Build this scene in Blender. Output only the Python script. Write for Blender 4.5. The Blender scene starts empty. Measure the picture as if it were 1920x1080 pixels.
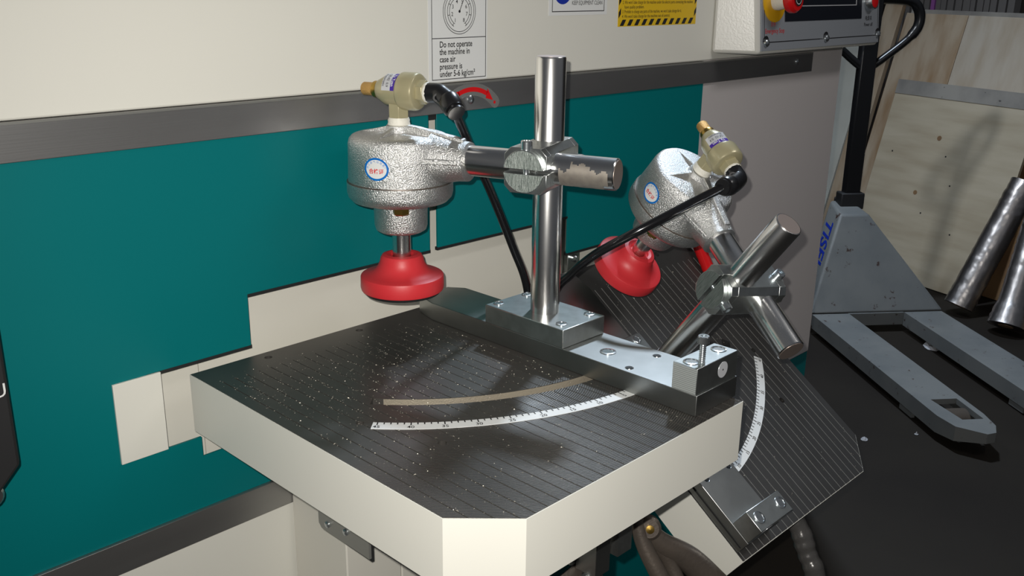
import bpy, bmesh, math, random
from mathutils import Matrix, Vector
random.seed(7)
sc = bpy.context.scene
COL = sc.collection
R = math.radians
ZT = 0.885                                   # height of the horizontal work table above the floor

# ------------------------------------------------------------------ camera
cam_d = bpy.data.cameras.new('camera'); cam = bpy.data.objects.new('camera', cam_d); COL.objects.link(cam)
cam_d.sensor_width = 36; cam_d.lens = 36 * 1806.08 / 1920; cam_d.clip_start = 0.02; cam_d.clip_end = 60
cx = Vector((0.69824, -0.71574, 0.01322)); cy = -Vector((-0.20977, -0.22222, -0.95216)); cz = -Vector((0.68444, 0.66206, -0.3053))
cam.matrix_world = Matrix(((cx.x, cy.x, cz.x, 0), (cx.y, cy.y, cz.y, 0), (cx.z, cy.z, cz.z, 0.5 + ZT), (0, 0, 0, 1)))
sc.camera = cam

# ------------------------------------------------------------------ world, lights, exposure
w = bpy.data.worlds.new('hall_ambient'); sc.world = w; w.use_nodes = True
w.node_tree.nodes['Background'].inputs[0].default_value = (0.62, 0.66, 0.74, 1)
w.node_tree.nodes['Background'].inputs[1].default_value = 0.085

def lamp(name, kind, loc, energy, color, size=0.1, target=None, sy=None):
    d = bpy.data.lights.new(name, kind); d.energy = energy; d.color = color
    if kind == 'AREA':
        d.size = size
        if sy: d.shape = 'RECTANGLE'; d.size_y = sy
    else:
        d.shadow_soft_size = size
    o = bpy.data.objects.new(name, d); COL.objects.link(o); o.location = loc
    if target is not None:
        o.rotation_euler = (Vector(target) - Vector(loc)).to_track_quat('-Z', 'Y').to_euler()
    return o
# the phone's flash, two or three centimetres up and left of its lens
fl = lamp('phone_flash', 'SPOT', Vector((0, 0, 0.5 + ZT)) - cx * 0.022 + cy * 0.026 + cz * 0.01, 71, (1.0, 0.965, 0.905), 0.005)
fl.rotation_euler = cam.matrix_world.to_euler(); fl.data.spot_size = R(98); fl.data.spot_blend = 1.0
# high-bay lamps of the hall, then an added fill
lamp('high_bay_lamp', 'AREA', (0.8 + 0.82 * 2.9, 0.8 + 0.38 * 2.9, ZT + 2.9), 112, (0.72, 0.85, 1.0), 0.22, (0.9, 0.8, ZT))
hl_ = lamp('hall_lamp', 'AREA', (1.65, 2.31, ZT + 2.23), 4.6, (0.88, 0.94, 1.0), 0.22, (4.66, 1.62, 0.5))
hl_.data.spread = R(70)
wf_ = lamp('wall_fill_lamp', 'AREA', (2.1, -0.5, ZT + 1.75), 3.6, (1.0, 0.97, 0.95), 0.9, (1.75, 1.14, ZT + 0.2), 0.25)  # fill added to brighten the right of the machine front
wf_.data.spread = R(110)
sc.view_settings.view_transform = 'Standard'
sc.view_settings.look = 'None'
sc.view_settings.gamma = 1.0
sc.view_settings.use_curve_mapping = False
sc.view_settings.exposure = 0.0

# ------------------------------------------------------------------ materials
def mat(name, col, rough=0.5, metal=0.0, bump=None, var=None, coat=0.0, spec=None, wave=None, scratch=None, brushed=None, grime=None):
    m = bpy.data.materials.new(name); m.use_nodes = True
    nt = m.node_tree; N = nt.nodes; L = nt.links; b = N['Principled BSDF']
    b.inputs['Base Color'].default_value = (*col, 1); b.inputs['Roughness'].default_value = rough; b.inputs['Metallic'].default_value = metal
    if coat: b.inputs['Coat Weight'].default_value = coat; b.inputs['Coat Roughness'].default_value = 0.08
    if spec is not None: b.inputs['Specular IOR Level'].default_value = spec
    tc = N.new('ShaderNodeTexCoord')
    last = None
    if var:                                   # (scale, second colour, amount, stretch)
        mp = N.new('ShaderNodeMapping'); mp.inputs['Scale'].default_value = var[3] if len(var) > 3 else (1, 1, 1)
        L.new(tc.outputs['Object'], mp.inputs[0])
        n = N.new('ShaderNodeTexNoise'); n.inputs['Scale'].default_value = var[0]; n.inputs['Detail'].default_value = 6
        L.new(mp.outputs[0], n.inputs[0])
        rp = N.new('ShaderNodeValToRGB'); rp.color_ramp.elements[0].position = 0.38; rp.color_ramp.elements[1].position = 0.68
        L.new(n.outputs[0], rp.inputs[0])
        mu = N.new('ShaderNodeMath'); mu.operation = 'MULTIPLY'; mu.inputs[1].default_value = var[2]; L.new(rp.outputs[0], mu.inputs[0])
        mx = N.new('ShaderNodeMix'); mx.data_type = 'RGBA'
        mx.inputs[6].default_value = (*col, 1); mx.inputs[7].default_value = (*var[1], 1)
        L.new(mu.outputs[0], mx.inputs[0]); last = mx.outputs[2]
    if grime:                                 # (scale, threshold, colour): chipped paint or spots
        n = N.new('ShaderNodeTexNoise'); n.inputs['Scale'].default_value = grime[0]; n.inputs['Detail'].default_value = 8; n.inputs['Roughness'].default_value = 0.7
        L.new(tc.outputs['Object'], n.inputs[0])
        rp = N.new('ShaderNodeValToRGB'); rp.color_ramp.elements[0].position = grime[1]; rp.color_ramp.elements[1].position = grime[1] + 0.03
        L.new(n.outputs[0], rp.inputs[0])
        mx = N.new('ShaderNodeMix'); mx.data_type = 'RGBA'; mx.inputs[6].default_value = (*col, 1); mx.inputs[7].default_value = (*grime[2], 1)
        if last: L.new(last, mx.inputs[6])
        L.new(rp.outputs[0], mx.inputs[0]); last = mx.outputs[2]
    if last: L.new(last, b.inputs['Base Color'])
    nrm = None
    def add_bump(height, strength, dist):
        nonlocal nrm
        bp = N.new('ShaderNodeBump'); bp.inputs['Strength'].default_value = strength; bp.inputs['Distance'].default_value = dist
        L.new(height, bp.inputs['Height'])
        if nrm: L.new(nrm, bp.inputs['Normal'])
        nrm = bp.outputs[0]
    if bump:                                  # (scale, strength, distance)
        n = N.new('ShaderNodeTexNoise'); n.inputs['Scale'].default_value = bump[0]; n.inputs['Detail'].default_value = 3
        L.new(tc.outputs['Object'], n.inputs[0]); add_bump(n.outputs[0], bump[1], bump[2])
    if brushed:                               # (stretch vector, scale, strength, distance)
        mp = N.new('ShaderNodeMapping'); mp.inputs['Scale'].default_value = brushed[0]; L.new(tc.outputs['Object'], mp.inputs[0])
        n = N.new('ShaderNodeTexNoise'); n.inputs['Scale'].default_value = brushed[1]; n.inputs['Detail'].default_value = 4
        L.new(mp.outputs[0], n.inputs[0]); add_bump(n.outputs[0], brushed[2], brushed[3])
    if wave:                                  # (type, direction, scale, strength, distance, offset)
        mp = N.new('ShaderNodeMapping'); mp.inputs['Location'].default_value = wave[5]; L.new(tc.outputs['Object'], mp.inputs[0])
        v = N.new('ShaderNodeTexWave'); v.wave_type = wave[0]
        if wave[0] == 'RINGS': v.rings_direction = wave[1]
        else: v.bands_direction = wave[1]
        v.inputs['Scale'].default_value = wave[2]; v.inputs['Distortion'].default_value = 0.6; v.inputs['Detail'].default_value = 1
        L.new(mp.outputs[0], v.inputs[0]); hgt = v.outputs[1]
        if len(wave) > 6:                     # the cutter marks fade out between two y values
            sp = N.new('ShaderNodeSeparateXYZ'); L.new(tc.outputs['Object'], sp.inputs[0])
            mr = N.new('ShaderNodeMapRange'); mr.inputs[1].default_value = wave[6][0]; mr.inputs[2].default_value = wave[6][1]; mr.inputs[3].default_value = 0; mr.inputs[4].default_value = 1
            L.new(sp.outputs[1], mr.inputs[0]); mm = N.new('ShaderNodeMath'); mm.operation = 'MULTIPLY'; L.new(hgt, mm.inputs[0]); L.new(mr.outputs[0], mm.inputs[1]); hgt = mm.outputs[0]
        add_bump(hgt, wave[3], wave[4])
    if nrm: L.new(nrm, b.inputs['Normal'])
    return m

M = {}
M['white'] = mat('cream_white_paint', (0.70, 0.69, 0.625), 0.42, bump=(900, 0.06, 0.0006), var=(3, (0.67, 0.66, 0.60), 0.5))
M['inner_white'] = mat('inner_white_paint', (0.66, 0.64, 0.57), 0.5, bump=(700, 0.05, 0.0006))
M['texwhite'] = mat('textured_white_paint', (0.66, 0.65, 0.60), 0.3, bump=(260, 0.14, 0.0012))
M['dimmed_white'] = mat('dimmed_white_paint', (0.50, 0.47, 0.465), 0.5, bump=(700, 0.05, 0.0006))  # white paint darkened in its colour for the light's falloff to the right
M['teal'] = mat('teal_paint', (0.0, 0.145, 0.153), 0.42, spec=0.25, bump=(800, 0.05, 0.0005), var=(2.5, (0.0, 0.137, 0.143), 0.6))
M['strip'] = mat('brushed_aluminium', (0.42, 0.415, 0.41), 0.38, 0.9, brushed=((1, 60, 60), 9, 0.15, 0.0006), var=(3, (0.33, 0.325, 0.32), 0.6, (1, 1, 6)))
M['table'] = mat('dark_machined_steel', (0.084, 0.078, 0.071), 0.38, 0.45, var=(9, (0.058, 0.054, 0.049), 0.8), bump=(1100, 0.08, 0.0003), wave=('RINGS', 'Z', 105, 0.8, 0.0009, (-0.03, -0.02, 0), (-0.06, -0.16)))
M['groove'] = mat('groove_steel', (0.12, 0.115, 0.105), 0.4, 0.6)
M['table2'] = mat('dark_ground_steel', (0.066, 0.064, 0.062), 0.38, 0.45, var=(9, (0.050, 0.048, 0.046), 0.8), bump=(1100, 0.08, 0.0003))
M['groove2'] = mat('glint_groove_steel', (0.40, 0.40, 0.39), 0.4, 0.6)  # groove steel with the flash glint put into its lighter colour
M['slot'] = mat('bare_slot_wall', (0.42, 0.37, 0.29), 0.4, 0.5, bump=(500, 0.5, 0.001))
M['fence'] = mat('ground_steel', (0.42, 0.43, 0.42), 0.36, 1.0, var=(16, (0.32, 0.33, 0.32), 0.7), bump=(900, 0.08, 0.0003))
M['zinc'] = mat('zinc_plated_steel', (0.55, 0.58, 0.57), 0.30, 0.97, var=(60, (0.42, 0.44, 0.43), 0.7), bump=(700, 0.12, 0.0004))
M['zinc_b'] = mat('bright_zinc', (0.62, 0.66, 0.68), 0.22, 0.95, bump=(500, 0.08, 0.0003))
M['milled'] = mat('milled_zinc_face', (0.44, 0.47, 0.46), 0.38, 0.5, wave=('BANDS', 'Z', 130, 0.6, 0.0006, (0, 0, 0)))
M['sawn'] = mat('sawn_zinc_face', (0.30, 0.33, 0.31), 0.4, 0.8, brushed=((1, 1, 0.06), 1300, 0.9, 0.0012), var=(900, (0.16, 0.19, 0.175), 0.9, (1, 1, 0.08)))
M['chrome'] = mat('polished_steel_rod', (0.84, 0.83, 0.81), 0.22, 1.0, bump=(25, 0.05, 0.002))
M['rod_end'] = mat('sawn_rod_end', (0.42, 0.34, 0.30), 0.4, 0.8, bump=(300, 0.1, 0.0004))
M['cast'] = mat('cast_aluminium', (0.74, 0.74, 0.73), 0.30, 0.93, bump=(620, 0.85, 0.0017), var=(620, (0.46, 0.46, 0.45), 0.85))
M['cast_s'] = mat('smooth_cast_aluminium', (0.55, 0.57, 0.58), 0.35, 0.9, bump=(600, 0.2, 0.0006))
M['red'] = mat('red_rubber', (0.60, 0.028, 0.036), 0.45, bump=(420, 0.1, 0.0006))
M['red_p'] = mat('red_plastic', (0.62, 0.01, 0.012), 0.25)
M['black'] = mat('black_plastic', (0.010, 0.010, 0.011), 0.28)
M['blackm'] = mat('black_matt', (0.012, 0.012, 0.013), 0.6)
M['hose'] = mat('black_hose', (0.008, 0.008, 0.009), 0.16)
M['valve'] = mat('beige_painted_valve', (0.40, 0.36, 0.22), 0.28, 0.25, bump=(200, 0.06, 0.0006))
M['bronze'] = mat('sintered_bronze', (0.62, 0.37, 0.12), 0.45, 0.6, bump=(1300, 0.9, 0.0015))
M['brass'] = mat('brass', (0.50, 0.32, 0.08), 0.3, 1.0)
M['tape'] = mat('thread_seal_tape', (0.72, 0.70, 0.62), 0.55, bump=(350, 0.6, 0.001))
M['lab_w'] = mat('label_white', (0.72, 0.73, 0.72), 0.35)
M['sil'] = mat('label_silver', (0.62, 0.63, 0.66), 0.3, 0.3)
M['ink'] = mat('black_ink', (0.012, 0.012, 0.014), 0.5)
M['purple'] = mat('purple_ink', (0.05, 0.015, 0.28), 0.4)
M['blue'] = mat('blue_ink', (0.0, 0.14, 0.50), 0.4)
M['navy'] = mat('navy_ink', (0.01, 0.03, 0.32), 0.4)
M['redink'] = mat('red_ink', (0.62, 0.006, 0.008), 0.4)
M['yellow'] = mat('yellow_label', (0.72, 0.47, 0.015), 0.4)
M['yplast'] = mat('yellow_plastic', (0.72, 0.40, 0.01), 0.3)
M['film'] = mat('clear_label_film', (0.30, 0.30, 0.29), 0.25, 0.5)
M['face'] = mat('grey_faceplate', (0.27, 0.29, 0.32), 0.4, 0.1)
M['screen'] = mat('dark_display', (0.012, 0.014, 0.02), 0.2)
M['residue'] = mat('adhesive_residue', (0.40, 0.36, 0.31), 0.5, 0.7, var=(90, (0.30, 0.27, 0.24), 0.8))
M['swarf'] = mat('steel_swarf', (0.46, 0.43, 0.36), 0.4, 0.6)
M['dark'] = mat('dark_hole', (0.008, 0.008, 0.008), 0.7)
M['jack'] = mat('worn_grey_paint', (0.165, 0.172, 0.170), 0.5, 0.0, grime=(24, 0.615, (0.05, 0.03, 0.025)), var=(7, (0.12, 0.13, 0.135), 0.8))
M['ply1'] = mat('old_plywood', (0.46, 0.40, 0.30), 0.75, var=(2.2, (0.36, 0.30, 0.21), 0.9, (1, 1, 7)), grime=(14, 0.70, (0.12, 0.08, 0.05)))
M['ply2'] = mat('pale_plywood', (0.52, 0.46, 0.38), 0.75, var=(2.0, (0.42, 0.34, 0.25), 0.9, (7, 7, 1)), grime=(11, 0.72, (0.16, 0.10, 0.06)))
M['ply3'] = mat('knotty_plank', (0.47, 0.38, 0.28), 0.75, var=(1.4, (0.30, 0.19, 0.10), 0.9, (9, 9, 0.8)), grime=(6, 0.70, (0.10, 0.05, 0.03)))
M['ply_g'] = mat('weathered_plywood', (0.30, 0.28, 0.25), 0.8, var=(5, (0.16, 0.15, 0.14), 0.9), grime=(16, 0.66, (0.06, 0.055, 0.05)))
M['ply_w'] = mat('white_faced_board', (0.58, 0.58, 0.52), 0.7, var=(5, (0.48, 0.47, 0.42), 0.8))
M['brown'] = mat('brown_board', (0.22, 0.13, 0.06), 0.8, var=(5, (0.15, 0.08, 0.04), 0.8))
M['card'] = mat('cardboard', (0.36, 0.25, 0.15), 0.85, bump=(60, 0.1, 0.001))
M['foil'] = mat('crumpled_foil', (0.52, 0.50, 0.50), 0.36, 1.0, bump=(13, 0.45, 0.012), var=(5, (0.36, 0.33, 0.31), 0.7))
M['alu'] = mat('aluminium_profile', (0.36, 0.34, 0.33), 0.4, 0.6, brushed=((40, 40, 1), 6, 0.2, 0.001))
M['pinkfilm'] = mat('violet_film', (0.34, 0.12, 0.38), 0.35)
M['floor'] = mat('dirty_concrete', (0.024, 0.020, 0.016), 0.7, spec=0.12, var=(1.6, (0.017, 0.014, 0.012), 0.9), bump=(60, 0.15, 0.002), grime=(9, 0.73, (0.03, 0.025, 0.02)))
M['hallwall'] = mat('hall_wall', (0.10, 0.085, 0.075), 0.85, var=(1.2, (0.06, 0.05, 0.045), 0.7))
M['iron'] = mat('cast_iron', (0.12, 0.098, 0.080), 0.42, 0.5, bump=(220, 0.3, 0.0012), var=(18, (0.09, 0.075, 0.065), 0.8))
M['conduit'] = mat('grey_conduit', (0.10, 0.096, 0.092), 0.25, 0.3, bump=(70, 0.5, 0.003))
M['bracket'] = mat('grey_bracket', (0.30, 0.30, 0.28), 0.4, 0.6)
M['scrap'] = mat('paper_scrap', (0.40, 0.40, 0.42), 0.8)

# ------------------------------------------------------------------ mesh helpers
FT = Matrix.Translation((0, 0, ZT))                       # table-height frame
WLD = {}                                                  # world matrix of every empty / part
class MB:
    def __init__(s): s.v = []; s.f = []
    def add(s, vs, fs):
        o = len(s.v); s.v += [Vector(p) for p in vs]; s.f += [tuple(i + o for i in f) for f in fs]; return s
    def box(s, x0, x1, y0, y1, z0, z1):
        return s.add([(x0, y0, z0), (x1, y0, z0), (x1, y1, z0), (x0, y1, z0), (x0, y0, z1), (x1, y0, z1), (x1, y1, z1), (x0, y1, z1)],
                     [(0, 3, 2, 1), (4, 5, 6, 7), (0, 1, 5, 4), (1, 2, 6, 5), (2, 3, 7, 6), (3, 0, 4, 7)])
    def prism(s, poly, fn, a, b):
        n = len(poly)
        return s.add([fn(p[0], p[1], a) for p in poly] + [fn(p[0], p[1], b) for p in poly],
                     [tuple(range(n)), tuple(range(2 * n - 1, n - 1, -1))] + [(i, (i + 1) % n, n + (i + 1) % n, n + i) for i in range(n)])
    def lathe(s, prof, o, d, seg=32, ref=None):
        d = Vector(d).normalized(); o = Vector(o)
        a = Vector(ref) if ref else (Vector((0, 0, 1)) if abs(d.z) < 0.9 else Vector((1, 0, 0)))
        e1 = (a - d * a.dot(d)).normalized(); e2 = d.cross(e1)
        vs = []; fs = []; n = len(prof)
        for r, t in prof:
            for k in range(seg):
                an = 2 * math.pi * k / seg
                vs.append(o + d * t + (e1 * math.cos(an) + e2 * math.sin(an)) * max(r, 1e-5))
        for i in range(n - 1):
            for k in range(seg):
                k2 = (k + 1) % seg
                fs.append((i * seg + k, i * seg + k2, (i + 1) * seg + k2, (i + 1) * seg + k))
        fs.append(tuple(range(seg))[::-1]); fs.append(tuple(range((n - 1) * seg, n * seg)))
        return s.add(vs, fs)
    def cyl(s, a, b, r, seg=24, r2=None):
        a = Vector(a); b = Vector(b); L = (b - a).length
        return s.lathe([(r, 0), (r if r2 is None else r2, L)], a, b - a, seg)
    def tube(s, pts, r, seg=12):
        pts = [Vector(p) for p in pts]; n = len(pts); vs = []; fs = []
        t0 = (pts[1] - pts[0]).normalized(); up = Vector((0, 0, 1)) if abs(t0.z) < 0.9 else Vector((1, 0, 0))
        e1 = (up - t0 * up.dot(t0)).normalized()
        for i, p in enumerate(pts):
            t = (pts[min(i + 1, n - 1)] - pts[max(i - 1, 0)]).normalized()
            e1 = (e1 - t * e1.dot(t)).normalized(); e2 = t.cross(e1)
            rr = r[i] if isinstance(r, (list, tuple)) else r
            for k in range(seg):
                an = 2 * math.pi * k / seg; vs.append(p + (e1 * math.cos(an) + e2 * math.sin(an)) * rr)
        for i in range(n - 1):
            for k in range(seg):
                k2 = (k + 1) % seg; fs.append((i * seg + k, i * seg + k2, (i + 1) * seg + k2, (i + 1) * seg + k))
        fs.append(tuple(range(seg))[::-1]); fs.append(tuple(range((n - 1) * seg, n * seg)))
        return s.add(vs, fs)

def curve(pts, n=8):
    """Catmull-Rom through the points"""
    P = [Vector(p) for p in pts]; P = [P[0] * 2 - P[1]] + P + [P[-1] * 2 - P[-2]]; out = []
    for i in range(1, len(P) - 2):
        a, b, c, d = P[i - 1:i + 3]
        for k in range(n):
            t = k / n
            out.append(0.5 * ((2 * b) + (c - a) * t + (2 * a - 5 * b + 4 * c - d) * t * t + (3 * b - a - 3 * c + d) * t ** 3))
    out.append(P[-2]); return out

def thing(name, base, label, cat, group=None, rot=None, kind=None):
    o = bpy.data.objects.new(name, None); COL.objects.link(o); o.empty_display_size = 0.05
    m = Matrix.Translation(base)
    if rot is not None: m = m @ rot.to_4x4()
    o.matrix_world = m; WLD[o] = m
    tag(o, label, cat, group, kind); return o
def tag(o, label=None, cat=None, group=None, kind=None):
    if label: o['label'] = label
    if cat: o['category'] = cat
    if group: o['group'] = group
    if kind: o['kind'] = kind
    return o
def build(mb, name, m, parent=None, F=FT, bev=0, seg=2, sharp=35, label=None, smooth=True, kind=None):
    wv = [F @ v for v in mb.v]
    if parent is not None:
        inv = WLD[parent].inverted(); base = WLD[parent]
    else:
        c = sum(wv, Vector()) / len(wv); base = Matrix.Translation((c.x, c.y, min(v.z for v in wv))); inv = base.inverted()
    me = bpy.data.meshes.new(name); me.from_pydata([inv @ v for v in wv], [], mb.f); me.validate()
    bm = bmesh.new(); bm.from_mesh(me); bmesh.ops.recalc_face_normals(bm, faces=bm.faces); bm.to_mesh(me); bm.free()
    me.materials.append(M[m] if isinstance(m, str) else m)
    if smooth:
        for p in me.polygons: p.use_smooth = True
        me.set_sharp_from_angle(angle=R(sharp))
    o = bpy.data.objects.new(name, me); COL.objects.link(o)
    if parent is not None: o.parent = parent; WLD[o] = base
    else: o.matrix_world = base; WLD[o] = base
    if bev:
        b = o.modifiers.new('bevel', 'BEVEL'); b.width = bev; b.segments = seg; b.limit_method = 'ANGLE'; b.angle_limit = R(40)
    if label: o['label'] = label
    if kind: o['kind'] = kind
    return o
def solo(mb, name, m, label, cat, group=None, **k):
    o = build(mb, name, m, None, **k); return tag(o, label, cat, group)

_tc = {}
def text2d(s, size=1.0, align='LEFT', bold=0.0, width=1.0):
    key = (s, bold)
    if key not in _tc:
        cu = bpy.data.curves.new('t', 'FONT'); cu.body = s; cu.size = 1.0; cu.resolution_u = 3; cu.offset = bold
        ob = bpy.data.objects.new('t', cu); COL.objects.link(ob)
        dg = bpy.context.evaluated_depsgraph_get(); ev = ob.evaluated_get(dg); me = ev.to_mesh()
        _tc[key] = ([(v.co.x, v.co.y) for v in me.vertices], [tuple(p.vertices) for p in me.polygons])
        ev.to_mesh_clear(); bpy.data.objects.remove(ob); bpy.data.curves.remove(cu)
    vs, fs = _tc[key]
    if not vs: return [], []
    x0 = min(v[0] for v in vs); x1 = max(v[0] for v in vs)
    off = {'LEFT': 0, 'CENTER': (x0 + x1) / 2, 'RIGHT': x1}[align]
    return [((x - off) * size * width, y * size) for x, y in vs], fs
def put_text(mb, s, fn, size, align='LEFT', bold=0.0, width=1.0, at=(0, 0), rot=0.0):
    vs, fs = text2d(s, size, align, bold, width); c, sn = math.cos(rot), math.sin(rot)
    mb.add([fn(at[0] + x * c - y * sn, at[1] + x * sn + y * c) for x, y in vs], fs)
def fit_text(mb, s, fn, size, w, at):
    """text squeezed to the width w"""
    vs, fs = text2d(s, size); x1 = max(v[0] for v in vs); put_text(mb, s, fn, size, 'LEFT', 0.0, w / x1, at)

def cap_screw(parent, F, p, axis=(0, 0, 1), r=0.0075, h=0.0012, name='screw'):
    """countersunk socket screw: bore ring, head and hexagon socket"""
    p = Vector(p); ax = Vector(axis)
    o = build(MB().lathe([(r * 0.25, 0.0006), (r * 0.92, 0.0006), (r, 0.0016), (r * 1.28, 0.0012), (r * 1.32, -0.001)], p, ax, 20), name, 'zinc_b', parent, F)
    return o

# ------------------------------------------------------------------ setting
def flat(x0, x1, y0, y1, z): return MB().box(x0, x1, y0, y1, z - 0.1, z)
I4 = Matrix.Identity(4)
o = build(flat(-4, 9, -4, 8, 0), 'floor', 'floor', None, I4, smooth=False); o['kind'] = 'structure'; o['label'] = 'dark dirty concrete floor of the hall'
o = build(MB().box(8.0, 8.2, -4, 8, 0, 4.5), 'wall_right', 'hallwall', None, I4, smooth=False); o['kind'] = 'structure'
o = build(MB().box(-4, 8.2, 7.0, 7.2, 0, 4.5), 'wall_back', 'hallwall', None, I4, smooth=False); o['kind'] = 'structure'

# ------------------------------------------------------------------ the machine
YT = 1.14
mach = thing('saw_machine', (0.9, 1.5, 0), 'long cream and teal saw machine cabinet with bare aluminium strips', 'machine')
xz = lambda x, z, y: (x, y, z)
build(MB().box(-0.6, 2.365, YT, 1.95, 0.3441, 0.585), 'upper_panel', 'white', mach, bev=0.003)
build(MB().box(-0.6, 2.2, YT - 0.005, YT + 0.02, 0.2985, 0.3432), 'metal_strip', 'strip', mach, bev=0.0008, label='wide bare aluminium strip below the cream panel')
build(MB().box(-0.6, 2.195, YT - 0.006, YT - 0.0049, 0.3405, 0.3432), 'strip_lip', 'bracket', mach)
tealA = [(-0.6, 0.2983), (0.9868, 0.2983), (0.9868, 0.0805), (0.6535, 0.0805), (0.6535, 0.0055), (0.50, 0.0055), (0.50, -0.1065), (0.5675, -0.1065), (0.5675, -0.1363), (1.05, -0.1363), (1.05, -0.2144), (-0.6, -0.2144)]
build(MB().prism(tealA, xz, YT, YT + 0.004), 'teal_panel', 'teal', mach, bev=0.0006, label='large teal sheet with a stepped cut-out')
tealB = [(1.0035, 0.2983), (1.744, 0.2983), (1.744, 0.010), (1.3255, 0.010), (1.3255, 0.0818), (1.0035, 0.0818)]
build(MB().prism(tealB, xz, YT, YT + 0.004), 'teal_panel', 'teal', mach, bev=0.0006)
# black strips added to draw the dark line under the teal sheets
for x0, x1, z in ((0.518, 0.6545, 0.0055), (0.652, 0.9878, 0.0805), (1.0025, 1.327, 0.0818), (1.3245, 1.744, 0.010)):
    build(MB().box(x0, x1, YT + 0.0005, YT + 0.006, z - 0.0042, z + 0.001), 'edge_strip', 'blackm', mach)
build(MB().box(0.9868, 1.0035, YT + 0.0005, YT + 0.006, 0.290, 0.2985), 'edge_strip', 'blackm', mach)
build(MB().box(0.40, 0.5860, YT + 0.03, YT + 0.034, -0.25, 0.30), 'inner_sheet', 'inner_white', mach)
build(MB().box(0.5872, 1.80, YT + 0.03, YT + 0.034, -0.25, 0.30), 'inner_sheet', 'inner_white', mach)
build(MB().box(-0.6, 2.36, YT + 0.05, 1.95, -0.885, 0.345), 'core', 'blackm', mach)
build(MB().box(0.4535, 0.5175, YT - 0.0035, YT, -0.1063, 0.0055), 'cover_plate', 'white', mach, bev=0.0005, label='small white cover plate left of the table')
build(MB().box(1.7445, 2.365, YT + 0.002, YT + 0.05, -0.47, 0.3441), 'side_panel', 'dimmed_white', mach, bev=0.002, label='plain white panel at the right end, its colour darkened for light falloff')
build(MB().box(-0.6, 1.05, YT - 0.005, YT + 0.02, -0.261, -0.2144), 'metal_strip', 'strip', mach, bev=0.0008)
build(MB().box(-0.6, 1.05, YT, YT + 0.06, -0.885, -0.2612), 'lower_panel', 'white', mach, bev=0.002)
build(MB().box(1.052, 2.365, YT + 0.004, YT + 0.05, -0.885, -0.471), 'kick_panel', 'teal', mach, bev=0.002)
for x, z in ((2.1245, 0.325), (1.0716, 0.3158)):
    build(MB().lathe([(0.0075, 0), (0.007, 0.002), (0.004, 0.0035), (0.0, 0.004)], (x, YT - 0.005, z), (0, -1, 0), 16), 'screw', 'zinc_b', mach)

# stickers on the machine front
def wall(y): return lambda x, z: (x, y, z)
def frame_lines(mb, x0, x1, z0, z1, t, y):
    for a in ((x0, x1, z0, z0 + t), (x0, x1, z1 - t, z1), (x0, x0 + t, z0, z1), (x1 - t, x1, z0, z1)): mb.add([(a[0], y, a[2]), (a[1], y, a[2]), (a[1], y, a[3]), (a[0], y, a[3])], [(0, 1, 2, 3)])
def ring2d(mb, fn, c, r0, r1, a0=0, a1=360, n=48):
    vs = []; fs = []
    for i in range(n + 1):
        a = R(a0 + (a1 - a0) * i / n)
        vs += [fn(c[0] + r0 * math.cos(a), c[1] + r0 * math.sin(a)), fn(c[0] + r1 * math.cos(a), c[1] + r1 * math.sin(a))]
    for i in range(n): fs.append((2 * i, 2 * i + 1, 2 * i + 3, 2 * i + 2))
    mb.add(vs, fs)
yS = YT - 0.0006; yI = YT - 0.0009; yI2 = YT - 0.0012
lab = build(MB().box(0.9885, 1.1125, yS, YT, 0.3462, 0.56), 'pressure_label', 'lab_w', mach, smooth=False, label='white gauge label: do not operate the machine')
k = MB(); frame_lines(k, 0.9948, 1.1095, 0.3495, 0.545, 0.0011, yI)
k.add([(0.995, yI, 0.4116), (1.1092, yI, 0.4116), (1.1092, yI, 0.4127), (0.995, yI, 0.4127)], [(0, 1, 2, 3)])
for i, s in enumerate(('Do not operate', 'the machine in', 'case air', 'pressure is', 'under 5-6 kg/cm\u00b2')):
    put_text(k, s, wall(yI), 0.0130, 'LEFT', 0.014, 0.83, (1.0105, 0.3985 - i * 0.0111))
gc = (1.0525, 0.4515)
for r in (0.0335, 0.0300): ring2d(k, wall(yI), gc, r, r + 0.0009)
for r in (0.0248, 0.0205): ring2d(k, wall(yI), gc, r, r + 0.0009, -62, 242)
for i in range(8):
    a = R(235 - i * 290 / 7); put_text(k, str(i + 1), wall(yI), 0.0085, 'CENTER', 0.004, 1, (gc[0] + 0.0158 * math.cos(a), gc[1] + 0.0158 * math.sin(a) - 0.003))
    k.add([wall(yI)(gc[0] + q * math.cos(a + d), gc[1] + q * math.sin(a + d)) for q, d in ((0.0215, 0.02), (0.0215, -0.02), (0.0255, -0.02), (0.0255, 0.02))], [(0, 1, 2, 3)])
ring2d(k, wall(yI), gc, 0.0, 0.0022, n=16)
nd = Vector((0.0105, 0.021)).normalized(); pp = Vector((-nd.y, nd.x)) * 0.0006
k.add([wall(yI)(*(Vector(gc) + q)) for q in (pp, -pp, nd * 0.026 - pp, nd * 0.026 + pp)], [(0, 1, 2, 3)])
build(k, 'lettering', 'ink', lab, smooth=False)

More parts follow.
